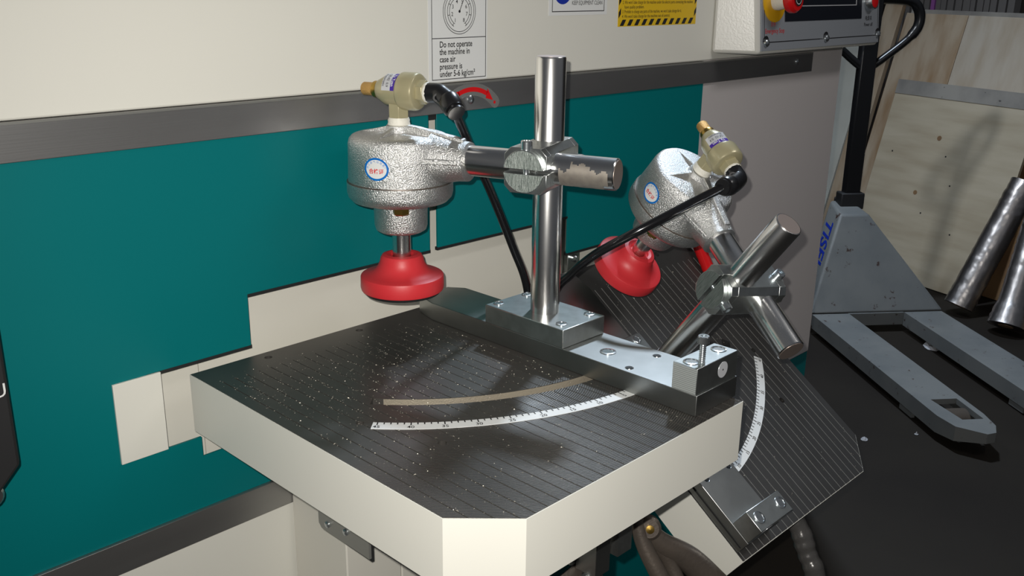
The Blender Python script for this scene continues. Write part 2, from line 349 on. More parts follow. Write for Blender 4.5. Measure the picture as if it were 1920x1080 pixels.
lab = build(MB().box(1.258, 1.414, yS, YT, 0.4415, 0.56), 'cleaning_label', 'lab_w', mach, smooth=False, label='white label asking to keep the equipment clean')
k = MB(); frame_lines(k, 1.266, 1.406, 0.4475, 0.553, 0.0014, yI)
fit_text(k, 'PLEASE CLEAN IT IN TIME', wall(yI), 0.0100, 0.083, (1.317, 0.4705)); fit_text(k, 'KEEP EQUIPMENT CLEAN', wall(yI), 0.0100, 0.083, (1.317, 0.4590))
build(k, 'lettering', 'ink', lab, smooth=False)
k = MB(); ring2d(k, wall(yI), (1.293, 0.4835), 0.0, 0.0235); build(k, 'blue_disc', 'navy', lab, smooth=False)
k = MB().add([wall(yI2)(*q) for q in ((1.285, 0.4725), (1.301, 0.4725), (1.299, 0.492), (1.288, 0.492))], [(0, 1, 2, 3)]); build(k, 'pictogram', 'lab_w', lab, smooth=False)

lab = build(MB().box(1.4478, 1.6985, yS, YT, 0.4192, 0.565), 'warning_label', 'yellow', mach, smooth=False, label='yellow warning label edged with black stripes')
k = MB()
n = 11; wd = (1.692 - 1.452) / n
for i in range(n):
    x = 1.453 + i * wd; k.add([wall(yI)(*q) for q in ((x, 0.4205), (x + wd * 0.5, 0.4205), (x + wd * 0.86, 0.4315), (x + wd * 0.36, 0.4315))], [(0, 1, 2, 3)])
for i in range(6):
    for x in (1.4485, 1.6915):
        z = 0.4335 + i * 0.023; k.add([wall(yI)(*q) for q in ((x, z), (x + 0.0065, z + 0.008), (x + 0.0065, z + 0.019), (x, z + 0.011))], [(0, 1, 2, 3)])
for i, (s, wdt, dx) in enumerate((('4. We won\'t take charge for the machine out of control.', 0.150, 0), ('3. Prohibit to change any parts of the machine, we won\'t take charge for it.', 0.188, 0), ('have quality problem.', 0.060, 0.006), ('2. We won\'t take charge for the machine under the electric parts connecting the machine', 0.225, 0), ('take charge for any responsibility.', 0.092, 0.006))):
    fit_text(k, s, wall(yI), 0.0085, wdt, (1.459 + dx, 0.4345 + i * 0.0083))
build(k, 'lettering', 'ink', lab, smooth=False)

# round-ended clear label with a red arrow on the strip
ys = YT - 0.0054; arc_c = (1.073, 0.258)
def ac(r, a_): return (arc_c[0] + r * math.cos(R(a_)), arc_c[1] + r * math.sin(R(a_)))
mid = ac(0.0735, 43)
poly = [ac(0.0835, 124 - 81 * i / 16) for i in range(17)] + [(mid[0] + 0.010 * math.cos(R(43 - 180 * i / 8)), mid[1] + 0.010 * math.sin(R(43 - 180 * i / 8))) for i in range(1, 8)] + [ac(0.0635, 43 + 81 * i / 16) for i in range(17)]
lab = build(MB().prism(poly, xz, ys, YT - 0.005), 'arrow_label', 'film', mach, smooth=False, label='clear label with a curved red arrow')
ya = ys - 0.0003
def apoly(pts, nm): build(MB().add([wall(ya)(*q) for q in pts], [tuple(range(len(pts)))]), nm, 'redink', lab, smooth=False)
apoly([ac(0.0772, 112 - 50 * i / 12) for i in range(13)] + [ac(0.0700, 62 + 50 * i / 12) for i in range(13)], 'arrow_shaft')
apoly([ac(0.0815, 63.5), ac(0.0722, 47.5), ac(0.0660, 61)], 'arrow_head')
apoly([ac(0.0800, 120), ac(0.0775, 111), ac(0.0695, 111), ac(0.0610, 118)], 'arrow_tail')
k = MB(); ring2d(k, wall(ya), ac(0.0722, 43.5), 0, 0.0026, n=16); build(k, 'red_dot', 'redink', lab, smooth=False)

# ------------------------------------------------------------------ control box
cb = thing('control_box', (2.08, 1.1, ZT + 0.3586), 'cream control box with grey faceplate and red stop button', 'control box')
hv = [(1.762, YT - 0.0005, 0.3586), (1.806, 1.052, 0.3586), (2.362, 1.052, 0.3586), (2.362, YT - 0.0005, 0.3586), (1.762, YT - 0.0005, 0.575), (1.80, 1.075, 0.575), (2.362, 1.075, 0.575), (2.362, YT - 0.0005, 0.575)]
build(MB().add(hv, [(0, 1, 2, 3), (4, 7, 6, 5), (0, 4, 5, 1), (1, 5, 6, 2), (2, 6, 7, 3), (3, 7, 4, 0)]), 'housing', 'texwhite', cb, bev=0.008, seg=3)
sl = (1.075 - 1.052) / (0.575 - 0.3586)
def face(d): return lambda x, z: (x, 1.052 + (z - 0.3586) * sl - d, z)
def fplate(mb, x0, x1, z0, z1, d0, d1):
    a = face(d0); b = face(d1)
    return mb.add([a(x0, z0), a(x1, z0), a(x1, z1), a(x0, z1), b(x0, z0), b(x1, z0), b(x1, z1), b(x0, z1)], [(0, 1, 2, 3), (4, 7, 6, 5), (0, 4, 5, 1), (1, 5, 6, 2), (2, 6, 7, 3), (3, 7, 4, 0)])
fp = build(fplate(MB(), 1.812, 2.358, 0.3655, 0.565, -0.004, 0.003), 'faceplate', 'face', cb, bev=0.0006)
k = MB()
fplate(k, 1.822, 2.352, 0.3815, 0.3835, 0.003, 0.0034); fplate(k, 1.822, 1.8235, 0.3815, 0.56, 0.003, 0.0034); fplate(k, 2.3505, 2.352, 0.3815, 0.56, 0.003, 0.0034)
build(k, 'border_line', 'ink', fp, smooth=False)
k = MB(); fit_text(k, 'Emergency Stop', face(0.0036), 0.0135, 0.078, (1.8255, 0.4005)); put_text(k, '\u6025\u505c', face(0.0036), 0.010, 'LEFT', 0, 1, (1.848, 0.4145)); build(k, 'lettering', 'redink', fp, smooth=False)
k = MB(); fit_text(k, 'Power off', face(0.0036), 0.012, 0.045, (2.278, 0.4045)); put_text(k, '\u7535\u6e90\u5173', face(0.0036), 0.012, 'LEFT', 0, 1, (2.283, 0.4185)); build(k, 'lettering', 'ink', fp, smooth=False)
for x, z in ((1.828, 0.3815), (2.088, 0.383), (2.351, 0.3845)):
    build(MB().lathe([(0.0115, 0), (0.0115, 0.0005)], face(0.003)(x, z + 0.003), (0, -1, 0), 20), 'screw_recess', 'ink', fp)
    build(MB().lathe([(0.0085, 0), (0.0080, 0.004), (0.005, 0.0065), (0.0, 0.0072)], face(0.0034)(x, z), (0, -1, 0), 18), 'screw', 'zinc_b', fp)
ds = build(fplate(MB(), 1.905, 2.262, 0.4225, 0.56, 0.0028, 0.0045), 'display_panel', 'screen', cb)
k = MB(); fplate(k, 1.925, 2.235, 0.4525, 0.4545, 0.0045, 0.005); fplate(k, 1.925, 1.927, 0.4525, 0.56, 0.0045, 0.005); fplate(k, 2.233, 2.235, 0.4525, 0.56, 0.0045, 0.005)
build(k, 'bezel_line', 'sil', ds, smooth=False)
dn = Vector((0, -1, sl * 0.9)).normalized(); ec = Vector(face(0.003)(1.862, 0.4655))
eb = build(MB().lathe([(0.044, 0), (0.044, 0.003), (0.041, 0.004), (0.0, 0.004)], ec, dn, 32), 'stop_ring', 'yplast', cb, label='yellow ring of the stop button')
bt = build(MB().lathe([(0.0, 0.034), (0.026, 0.034), (0.0285, 0.038), (0.0285, 0.047), (0.024, 0.053), (0.0, 0.055)], ec, dn, 32), 'stop_button', 'red_p', cb, label='red mushroom stop button')
build(MB().lathe([(0.020, 0.003), (0.021, 0.012), (0.0175, 0.034), (0.0, 0.0341)], ec, dn, 24), 'collar', 'tape', bt)
k = MB()
e1 = Vector((1, 0, 0)); e2 = dn.cross(e1) * -1
fnb = lambda u, v: ec + dn * 0.0556 + e1 * u + e2 * v * (1 if e2.z > 0 else -1)
ring2d(k, fnb, (0, 0), 0.0, 0.0155); build(k, 'button_disc', 'ink', bt, smooth=False)
k = MB(); fnc = lambda u, v: ec + dn * 0.0559 + e1 * u + e2 * v * (1 if e2.z > 0 else -1)
put_text(k, 'STOP', fnc, 0.0095, 'CENTER', 0.004, 1, (0, -0.0032)); ring2d(k, fnc, (0, 0), 0.0105, 0.012, 200, 340, 20); ring2d(k, fnc, (0, 0), 0.0105, 0.012, 20, 160, 20)
build(k, 'button_print', 'lab_w', bt, smooth=False)
pc = Vector(face(0.003)(2.300, 0.462))
pb = build(MB().lathe([(0.0165, 0.012), (0.0165, 0.017), (0.012, 0.0185), (0.0, 0.0185)], pc, dn, 24), 'power_button', 'redink', cb, label='dark red power button in a steel ring')
build(MB().lathe([(0.024, 0), (0.024, 0.004), (0.021, 0.012), (0.0195, 0.017), (0.0165, 0.0165), (0.0165, 0.012)], pc, dn, 24), 'steel_ring', 'zinc_b', pb)

# ------------------------------------------------------------------ the two table stations
O1 = Vector((0.9585, 0.862, ZT)); F1 = Matrix.Translation(O1) @ Matrix.Diagonal((-1, 1, 1, 1))
TH = R(36); R2 = Matrix.Rotation(TH, 3, 'X'); O2 = Vector((1.166, 0.8491, -0.1366 + ZT)); F2 = Matrix.Translation(O2) @ R2.to_4x4()
G1 = Matrix.Translation(O1)                                # unmirrored frame for prints on station one
X1, X0, Y0, Y1 = 0.4115, -0.0415, -0.301, 0.254
AC = (-0.008, 0.2705)                                      # centre of slot and scale
def arc_poly(r0, r1, a0, a1, n=28):
    p = [(AC[0] + r1 * math.cos(R(a0 + (a1 - a0) * i / n)), AC[1] + r1 * math.sin(R(a0 + (a1 - a0) * i / n))) for i in range(n + 1)]
    return p + [(AC[0] + r0 * math.cos(R(a1 + (a0 - a1) * i / n)), AC[1] + r0 * math.sin(R(a1 + (a0 - a1) * i / n))) for i in range(n + 1)]
def outline(i):   # inset outline
    c = 0.058
    return [(X0 + i, Y0 + i), (X1 - c - i * 0.4, Y0 + i), (X1 - i, Y0 + c + i * 0.4), (X1 - i, Y1 - 0.028), (X1 - i + 0.0005, Y1 - i), (X0 + i, Y1 - i)]
ident = lambda x, y, z: (x, y, z)
GX = [0.1437 + 0.01785 * k for k in range(-10, 15)]
HOLES = [(0.3054, -0.1237, 0.0055), (0.3054, 0.2345, 0.0055), (0.3405, -0.0185, 0.005), (0.15, 0.2345, 0.0055)]
def temp(mb):
    me = bpy.data.meshes.new('tmp'); me.from_pydata(mb.v, [], mb.f); me.validate()
    bm = bmesh.new(); bm.from_mesh(me); bmesh.ops.recalc_face_normals(bm, faces=bm.faces); bm.to_mesh(me); bm.free()
    o = bpy.data.objects.new('tmp', me); COL.objects.link(o); return o
plate = temp(MB().prism(outline(0.0009), ident, -0.02, 0.0))
cut1 = MB().prism(arc_poly(0.382, 0.400, -39.6, -92.5), ident, -0.05, 0.02)
for hx, hy, hr in HOLES: cut1.cyl((hx, hy, -0.05), (hx, hy, 0.02), hr, 16)
cut1 = temp(cut1); cut2 = MB()
for x in GX: cut2.box(x - 0.0008, x + 0.0008, Y0 - 0.02, 0.203, -0.003, 0.02)
cut2 = temp(cut2)
for c_ in (cut1, cut2):
    b_ = plate.modifiers.new('cut', 'BOOLEAN'); b_.object = c_; b_.operation = 'DIFFERENCE'; b_.solver = 'EXACT'
dg = bpy.context.evaluated_depsgraph_get(); ev = plate.evaluated_get(dg); pm = ev.to_mesh()
PV = [v.co.copy() for v in pm.vertices]; PF = [tuple(p.vertices) for p in pm.polygons]; ev.to_mesh_clear()
for t_ in (plate, cut1, cut2): bpy.data.objects.remove(t_)

def station(F, G, rot, O, sx, n, phi):
    """one work table with fence, post, rod clamp and pneumatic clamp; n holds the wording"""
    base = lambda p: F @ Vector(p)
    # ---- table
    t = thing('work_table', base((0.18, -0.02, -0.082)), n['table'], 'table', rot=rot)
    tp = MB(); tp.v = PV; tp.f = PF
    to = build(tp, 'table_top', n['top'], t, F, smooth=False, label='dark grooved steel top')
    to.data.materials.append(M[n['grv']]); fi_ = F.inverted() @ WLD[t]
    for p_ in to.data.polygons:
        if -0.0032 < (fi_ @ p_.center).z < -0.0004: p_.material_index = 1
    o1 = outline(0); o2 = outline(0.004); sk = MB(); m = len(o1)
    sk.add([(x, y, -0.082) for x, y in o1] + [(x, y, -0.0006) for x, y in o1] + [(x, y, -0.0006) for x, y in outline(0.0009)] + [(x, y, -0.082) for x, y in o2],
           [f for i in range(m) for f in ((i, (i + 1) % m, m + (i + 1) % m, m + i), (m + i, m + (i + 1) % m, 2 * m + (i + 1) % m, 2 * m + i), (2 * m + i, 2 * m + (i + 1) % m, 3 * m + (i + 1) % m, 3 * m + i), (3 * m + i, 3 * m + (i + 1) % m, (i + 1) % m, i))])
    build(sk, 'skirt', 'white', t, F, sharp=20, label='cream white sheet skirt')
    build(MB().prism(outline(0.003), ident, -0.080, -0.075), 'bottom_plate', 'blackm', t, F)
    k = MB(); na = 40
    for r_, sg in ((0.3822, 1), (0.3998, -1)):
        vs = []
        for i in range(na + 1):
            an = R(-41.6 - 50.8 * i / na); vs += [(AC[0] + r_ * math.cos(an), AC[1] + r_ * math.sin(an), z) for z in (-0.0006, -0.0199)]
        k.add(vs, [(2 * i, 2 * i + 1, 2 * i + 3, 2 * i + 2) for i in range(na)])
        build(k, 'slot_wall', 'slot', t, F); k = MB()
    # scale tape
    tape = build(MB().prism(arc_poly(0.4505, 0.4675, -41.6, -93), ident, 0.0001, 0.0006), 'scale_tape', 'lab_w', t, F, smooth=False, label='white curved angle scale')
    k = MB()
    for i in range(0, 51):
        a = R(-(42.3 + i)); L = 0.0075 if i % 5 == 0 else 0.0052; ca, sa = math.cos(a), math.sin(a); wd = 0.00075
        pts = [(AC[0] + r * ca + s * sa * wd * -1, AC[1] + r * sa + s * ca * wd, 0.0009) for r, s in ((0.4503, -1), (0.4503, 1), (0.4503 + L, 1), (0.4503 + L, -1))]
        k.add(pts, [(0, 1, 2, 3)])
    build(k, 'tick_marks', 'ink', tape, F, smooth=False)
    for j in range(10):
        k = MB()
        v = 45 - 5 * j; an = R(-(42.3 + 5 * j)); px, py = AC[0] + 0.4652 * math.cos(an), AC[1] + 0.4652 * math.sin(an)
        vs, fs = text2d(str(v), 0.0088, 'CENTER', 0.008)
        up = Vector((-math.cos(an), -math.sin(an))); rt = Vector((-math.sin(an), math.cos(an)))   # local, then mirrored with the station
        if sx > 0: rt = rt * -1
        rt = -rt if (F.to_3x3().determinant() < 0) == (rt.x * up.y - rt.y * up.x > 0) else rt
        k.add([(px + rt.x * x + up.x * y, py + rt.y * x + up.y * y, 0.0009) for x, y in vs], fs)
        build(k, 'numeral', 'ink', tape, F, smooth=False)
    # swarf
    k = MB()
    for i in range(n['chips']):
        if random.random() < 0.75: x = random.choice(GX[5:]) + random.gauss(0, 0.0022)
        else: x = random.uniform(0.05, 0.40)
        y = random.uniform(-0.29, 0.215) if random.random() < 0.5 else random.triangular(-0.15, 0.22, 0.12)
        if x > X1 - 0.008 or x < 0.046 or (x + -y > X1 - 0.058 - Y0 - 0.006): continue
        s = random.uniform(0.00018, 0.00055) * (1.6 if random.random() < 0.06 else 1); a = random.uniform(0, 6.3); q = random.uniform(1, 2.4)
        ca, sa = math.cos(a) * s, math.sin(a) * s
        k.add([(x + ca * q, y + sa * q, 0), (x - ca * q, y - sa * q, 0.0), (x - sa, y + ca, 0), (x + random.uniform(-1, 1) * s, y, s * 1.2)], [(0, 1, 2), (0, 1, 3), (1, 2, 3), (2, 0, 3)])
    build(k, 'metal_chips', 'swarf', t, F, smooth=False, kind='stuff', label='tiny bright metal chips along the grooves')
    # ---- fence bar
    f = thing('fence_bar', base((0, -0.02, 0)), n['fence'], 'fence', rot=rot)
    fo = [(-0.0475, -0.286), (0.042, -0.286), (0.042, 0.195), (0.030, 0.238), (-0.030, 0.238), (-0.0475, 0.215)]
    build(MB().prism(fo, ident, 0.0002, 0.0275), 'bar', 'fence', f, F @ Matrix.Translation((n['dx'], 0, 0)), bev=0.0008)
    D = Matrix.Translation((n['dx'], 0, 0)); FF = F @ D
    blk = build(MB().box(-0.0470, 0.0425, -0.2845, -0.249, 0.0278, 0.062), 'stop_block', 'zinc', f, FF, bev=0.0009)
    build(MB().box(0.0425, 0.0429, -0.2838, -0.2497, 0.0284, 0.0614), 'milled_face', 'milled', blk, FF)
    cap_screw(blk, FF, (0.029, -0.266, 0.062), r=0.0078, name='countersunk_screw'); cap_screw(blk, FF, (-0.031, -0.266, 0.062), r=0.0078, name='countersunk_screw')
    build(MB().lathe([(0.0105, -0.0005), (0.0105, 0.0003), (0.0, 0.0003)], (-0.014, -0.2845, 0.0455), (0, -1, 0), 24), 'bolt_end', 'sil', blk, FF)
    build(MB().lathe([(0.0012, 0), (0.0012, 0.0005)], (-0.014, -0.2845, 0.0455), (0, -1, 0), 12), 'hole_centre', 'dark', blk, FF)
    if n['full']:
        th = [(0.0, -0.006)]
        for i in range(13): th += [(0.0042, -0.006 + i * 0.0024), (0.0036, -0.006 + i * 0.0024 + 0.0012)]
        build(MB().lathe(th + [(0.0036, 0.0252), (0.0073, 0.0254), (0.0073, 0.0335), (0.0065, 0.0345), (0.0038, 0.0345), (0.0034, 0.031), (0, 0.031)], (0.0205, -0.2755, 0.062), (0, 0, 1), 20), 'cap_screw', 'zinc_b', blk, FF, label='loose socket screw standing in the stop block')
    else:
        build(MB().box(-0.0485, -0.0474, -0.283, 0.15, 0.010, 0.0125), 'edge_groove', 'dark', f, FF)
    for x, y, r in ((0.0063, -0.121, 0.0085), (-0.0296, -0.1748, 0.0045), (0.0301, -0.1751, 0.0045)):
        if r > 0.006: cap_screw(f, FF, (x, y, 0.0275), r=r)
        else:
            build(MB().lathe([(r, 0.0), (r * 1.25, 0.0006), (r * 1.35, -0.0005)], (x, y, 0.0275), (0, 0, 1), 20), 'hole_rim', 'zinc_b', f, FF)
            build(MB().lathe([(r, 0.0), (r, 0.0007)], (x, y, 0.0275), (0, 0, 1), 20), 'threaded_hole', 'dark', f, FF)
    # ---- post on its base plate
    p = thing('clamp_post', base((0, 0.002, 0.0275)), n['post'], 'post', rot=rot)
    bp = build(MB().box(-0.0445, 0.043, -0.0725, 0.0765, 0.0278, 0.0545), 'base_plate', 'zinc', p, F, bev=0.001)
    for x in (-0.033, 0.026):
        for y in (-0.0545, 0.066): cap_screw(bp, F, (x, y, 0.0545), r=0.0062)
    build(MB().lathe([(0.0205, 0), (0.0205, 0.3485), (0.0195, 0.3505), (0.018, 0.3508)], (0, 0, 0.0545), (0, 0, 1), 40), 'rod', 'chrome', p, F)
    build(MB().lathe([(0.0182, 0.0), (0.0182, 0.0004), (0.0, 0.0004)], (0, 0, 0.405), (0, 0, 1), 32), 'rod_end', 'rod_end', p, F)
    # ---- cross clamp
    ph = R(phi); u = Vector((math.sin(ph), math.cos(ph), 0)); nn = Vector((math.cos(ph), -math.sin(ph), 0)); zz = Vector((0, 0, 1)); H = 0.267
    def loc(a, b, h): return Vector((0, 0, H)) + u * a + nn * b + zz * h
    c = thing('rod_clamp', base(loc(0, 0.0225, -0.028)), n['cross'], 'clamp', rot=rot)
    hs, ch = 0.0295, 0.009
    oc = [(hs, -hs + ch), (hs, hs - ch), (hs - ch, hs), (-hs + ch, hs), (-hs, hs - ch), (-hs, -hs + ch), (-hs + ch, -hs), (hs - ch, -hs)]
    bd = MB(); bd.prism(oc, lambda a, h, b: loc(a, b, h), -0.020, 0.065)
    def half(b0, b1, b2, ax, sgn):
        g_ = 0.003; pts = [(hs, g_), (hs, hs - ch), (hs - ch, hs), (-hs + ch, hs), (-hs, hs - ch), (-hs, g_)]
        fix = lambda q: (q[0], sgn * q[1]) if ax == 'h' else (sgn * q[1], q[0])
        bd.prism([fix(q) for q in pts], lambda a, h, b: loc(a, b, h), b0, b1)
        r = 0.0278; rp = [(r * math.cos(math.pi * i / 14), max(r * math.sin(math.pi * i / 14), g_)) for i in range(15)]
        bd.prism([fix(q) for q in rp], lambda a, h, b: loc(a, b, h), b1, b2)
    half(0.065, 0.079, 0.086, 'h', 1); half(0.065, 0.079, 0.086, 'h', -1); half(-0.020, -0.034, -0.041, 'v', 1); half(-0.020, -0.034, -0.041, 'v', -1)
    build(bd, 'clamp_body', 'zinc', c, F, bev=0.0006)
    for ax, bb in (('h', 0.0861), ('v', -0.0411)):
        for sgn in (1, -1):
            pts = []
            for i in range(13):
                an = math.pi * i / 12; r = 0.0268; q = (r * math.cos(an), max(r * math.sin(an), 0.0034)); pts.append((q[0], sgn * q[1]) if ax == 'h' else (sgn * q[1], q[0]))
            build(MB().add([loc(a, bb, h) for a, h in pts], [tuple(range(13))]), 'sawn_face', 'sawn', c, F, smooth=False)
    for q, ax in ((loc(0, 0.0755, 0.024), zz), (loc(-0.024, -0.0305, 0), -u)):
        build(MB().lathe([(0.0042, -0.05), (0.0042, -0.001), (0.0078, 0), (0.0078, 0.0135), (0.0068, 0.0145), (0.0042, 0.0145), (0.0038, 0.010), (0, 0.010)], q, ax, 20), 'clamp_bolt', 'zinc_b', c, F)
    # ---- pneumatic clamp
    q = thing('pneumatic_clamp', base(loc(0.205, 0.045, -0.20)), n['clamp'], 'pneumatic clamp', rot=rot)
    AX = loc(0, 0.045, 0); CC = loc(0.205, 0.045, -H)      # cylinder axis foot on the table plane
    build(MB().lathe([(0.0, 0), (0.0192, 0), (0.0205, 0.0015), (0.0205, 0.318), (0.0, 0.318)], AX - u * 0.113, u, 40, ref=zz), 'arm_rod', 'chrome', q, F)
    build(MB().lathe([(0.0185, 0.0), (0.0185, -0.0004), (0.0, -0.0004)], AX - u * 0.113, u, 32), 'arm_end', 'rod_end', q, F)
    if n['full']:
        rr = random.Random(5); k = MB(); na, ns = 40, 30
        vs = [AX + u * (-0.106 + 0.066 * i / ns) + (nn * math.cos(-1.5 + 2.5 * j / na) + zz * math.sin(-1.5 + 2.5 * j / na)) * 0.02068 for i in range(ns + 1) for j in range(na + 1)]
        hi = [0.15 + 0.12 * math.sin(i * 0.9) + (0.42 if 11 <= i <= 22 else 0) + rr.uniform(-0.06, 0.06) for i in range(ns)]
        lo = [-1.30 + 0.10 * math.sin(i * 0.7) + (0.5 if i < 3 else 0) + rr.uniform(-0.05, 0.05) for i in range(ns)]
        k.add(vs, [(i * (na + 1) + j, i * (na + 1) + j + 1, (i + 1) * (na + 1) + j + 1, (i + 1) * (na + 1) + j) for i in range(ns) for j in range(na) if lo[i] < -1.5 + 2.5 * j / na < hi[i]])
        build(k, 'adhesive_residue', 'residue', q, F, label='matt beige residue on the arm')
    body = build(MB().lathe([(0.0, 0.231), (0.0722, 0.231), (0.0712, 0.262), (0.0708, 0.283), (0.0690, 0.2895), (0.0655, 0.2935), (0.062, 0.2950), (0.030, 0.2965), (0.0185, 0.298), (0.0175, 0.3065), (0.0, 0.3065)], CC, zz, 56), 'cylinder_body', 'cast', q, F)
    bs = MB().lathe([(0.036, 0.055), (0.031, 0.078), (0.0275, 0.095), (0.0265, 0.1085), (0.0225, 0.110)], loc(0.205, 0.045, -0.002), -u, 36, ref=zz)
    build(bs, 'arm_boss', 'cast', body, F)
    rb = MB()
    def gusset(pts, th, axis):
        rb.add([Vector(p_) + axis * th for p_ in pts] + [Vector(p_) - axis * th for p_ in pts], [tuple(range(len(pts))), tuple(range(2 * len(pts) - 1, len(pts) - 1, -1))] + [(i, (i + 1) % len(pts), len(pts) + (i + 1) % len(pts), len(pts) + i) for i in range(len(pts))])
    T = lambda a, b, z: CC + u * a + nn * b + zz * z
    gusset([T(-0.010, 0, 0.3085), T(-0.030, 0, 0.3065), T(-0.101, 0, 0.2950), T(-0.101, 0, 0.27), T(-0.010, 0, 0.285)], 0.0060, nn)
    for d in (u, nn, -nn):
        a_ = [CC + d * r + zz * z for r, z in ((0.010, 0.3065), (0.066, 0.2935), (0.010, 0.287))]
        gusset(a_, 0.0032, zz.cross(d))
    gusset([T(-0.05, 0.043, 0.267), T(-0.104, 0.0285, 0.267), T(-0.104, -0.0285, 0.267), T(-0.05, -0.046, 0.267)], 0.0036, zz)
    gusset([T(-0.055, 0, 0.235), T(-0.100, 0, 0.2415), T(-0.100, 0, 0.26), T(-0.055, 0, 0.26)], 0.004, nn)
    build(rb, 'stiffening_rib', 'cast', body, F, bev=0.0012)
    build(MB().lathe([(0.0, 0.2005), (0.058, 0.2005), (0.067, 0.203), (0.0725, 0.209), (0.0742, 0.216), (0.0742, 0.2295), (0.0730, 0.231), (0.0, 0.231)], CC, zz, 56), 'lower_cap', 'cast', q, F)
    build(MB().lathe([(0.0741, 0.2299), (0.0738, 0.2312), (0.0725, 0.2314)], CC, zz, 56), 'gasket', 'iron', q, F)
    build(MB().lathe([(0.0, 0.157), (0.030, 0.157), (0.0355, 0.1605), (0.0375, 0.167), (0.0382, 0.2005), (0, 0.2005)], CC, zz, 40), 'hub', 'cast', q, F)
    build(MB().lathe([(0.0, 0.115), (0.0132, 0.115), (0.0132, 0.158), (0, 0.158)], CC, zz, 28), 'plunger', 'chrome', q, F)
    pad = build(MB().lathe([(0.0, 0.1190), (0.0160, 0.1190), (0.0175, 0.1222), (0.0220, 0.1235), (0.0280, 0.1222), (0.0305, 0.1185), (0.0318, 0.1125), (0.0345, 0.1065), (0.0385, 0.1015), (0.0440, 0.0975), (0.0510, 0.0950), (0.0570, 0.0935), (0.0590, 0.0925), (0.0597, 0.0910), (0.0602, 0.0760), (0.0590, 0.0715), (0.0570, 0.0705), (0.0, 0.0705)], CC, zz, 56), 'pressure_pad', 'red', q, F, sharp=28, label='red rubber pressure pad')
    build(MB().lathe([(0.0, 0.0665), (0.0545, 0.0665), (0.0560, 0.0705), (0.0, 0.0705)], CC, zz, 40), 'pad_sole', 'blackm', pad, F)
    # brass drain plug below the cap, on the camera side
    dc = F.inverted().to_3x3() @ (cam.matrix_world.translation - (F @ CC)); dc.z = 0; dc.normalize()
    build(MB().lathe([(0.0115, 0), (0.0115, 0.0075), (0.0095, 0.009), (0.0, 0.009)], CC + dc * 0.049 + zz * 0.2008, -zz, 6), 'drain_plug', 'brass', q, F)
    # oval certificate sticker, set left of the camera-facing line
    Fi = G.inverted() @ F                                  # station frame -> unmirrored local frame
    C3 = Fi @ CC; dl = (G.inverted().to_3x3() @ (cam.matrix_world.translation - (F @ CC))); a0 = math.atan2(dl.y, dl.x) + R(n['stick'])
    def wrap(rad): return lambda s, z: C3 + Vector((rad * math.cos(a0 + s / rad), rad * math.sin(a0 + s / rad), n['stz'] + z))
    k = MB(); fw = wrap(0.0719)
    def ell(mb, fn, a, b, a2=None, b2=None, n_=40):
        if a2 is None:
            rows = 5
            for j in range(rows):
                t0, t1 = j / rows, (j + 1) / rows; vs = []
                for i in range(n_ + 1):
                    an = 2 * math.pi * i / n_; vs += [fn(a * t0 * math.cos(an), b * t0 * math.sin(an)), fn(a * t1 * math.cos(an), b * t1 * math.sin(an))]
                mb.add(vs, [(2 * i, 2 * i + 1, 2 * i + 3, 2 * i + 2) for i in range(n_)])
        else:
            vs = []
            for i in range(n_ + 1):
                an = 2 * math.pi * i / n_; vs += [fn(a * math.cos(an), b * math.sin(an)), fn(a2 * math.cos(an), b2 * math.sin(an))]
            mb.add(vs, [(2 * i, 2 * i + 1, 2 * i + 3, 2 * i + 2) for i in range(n_)])
    ell(k, fw, 0.0178, 0.0152); st = build(k, 'certificate_sticker', 'lab_w', q, G, smooth=False, label='white oval sticker with blue rim')
    k = MB(); ell(k, wrap(0.0722), 0.0152, 0.0127, 0.0180, 0.0154)
    for i, ch_ in enumerate('\u6d59\u6c5f\u53bf\u6c14\u52a8\u6210\u5957\u5382'):
        an = R(165 - i * 21.5); put_text(k, ch_, wrap(0.0722), 0.0036, 'CENTER', 0.0, 1, (0.0122 * math.cos(an), 0.0098 * math.sin(an) - 0.001), an - math.pi / 2)
    build(k, 'blue_print', 'blue', st, G, smooth=False)
    k = MB(); put_text(k, '\u5408\u683c\u8bc1', wrap(0.0722), 0.0074, 'CENTER', 0.02, 1, (0, -0.0055)); build(k, 'red_print', 'redink', st, G, smooth=False)
    # ---- quick exhaust valve on top
    vz = 0.3535; V = CC + zz * vz
    build(MB().lathe([(0.0, 0.3065), (0.0140, 0.3065), (0.0158, 0.3080), (0.0148, 0.3110), (0.0152, 0.3140), (0.0138, 0.3175), (0, 0.3175)], CC, zz, 20), 'seal_tape', 'tape', q, F)
    vb = MB().lathe([(0.0150, 0.3175), (0.0150, 0.338), (0.0, 0.345)], CC, zz, 6, ref=u)
    vb.lathe([(0.0, -0.031), (0.0115, -0.031), (0.0135, -0.029), (0.0150, -0.026), (0.0205, -0.016), (0.0215, -0.006), (0.0222, 0.006), (0.0252, 0.0085), (0.0256, 0.012), (0.0256, 0.029), (0.0240, 0.0325), (0.0190, 0.0345), (0.0, 0.0345)], V, -u, 36, ref=zz)
    vb.lathe([(0.0165, 0.034), (0.0165, 0.044), (0.0, 0.044)], V, -u, 6, ref=zz)
    val = build(vb, 'exhaust_valve', 'valve', q, F, bev=0.0008, label='beige quick exhaust valve')
    build(MB().lathe([(0.0, -0.038), (0.0105, -0.038), (0.0115, -0.036), (0.0115, -0.031), (0, -0.030)], V, -u, 24), 'collar', 'brass', val, F)
    build(MB().lathe([(0.0, -0.0555), (0.0078, -0.0555), (0.0090, -0.0535), (0.0090, -0.038), (0, -0.038)], V, -u, 24), 'silencer', 'bronze', val, F)
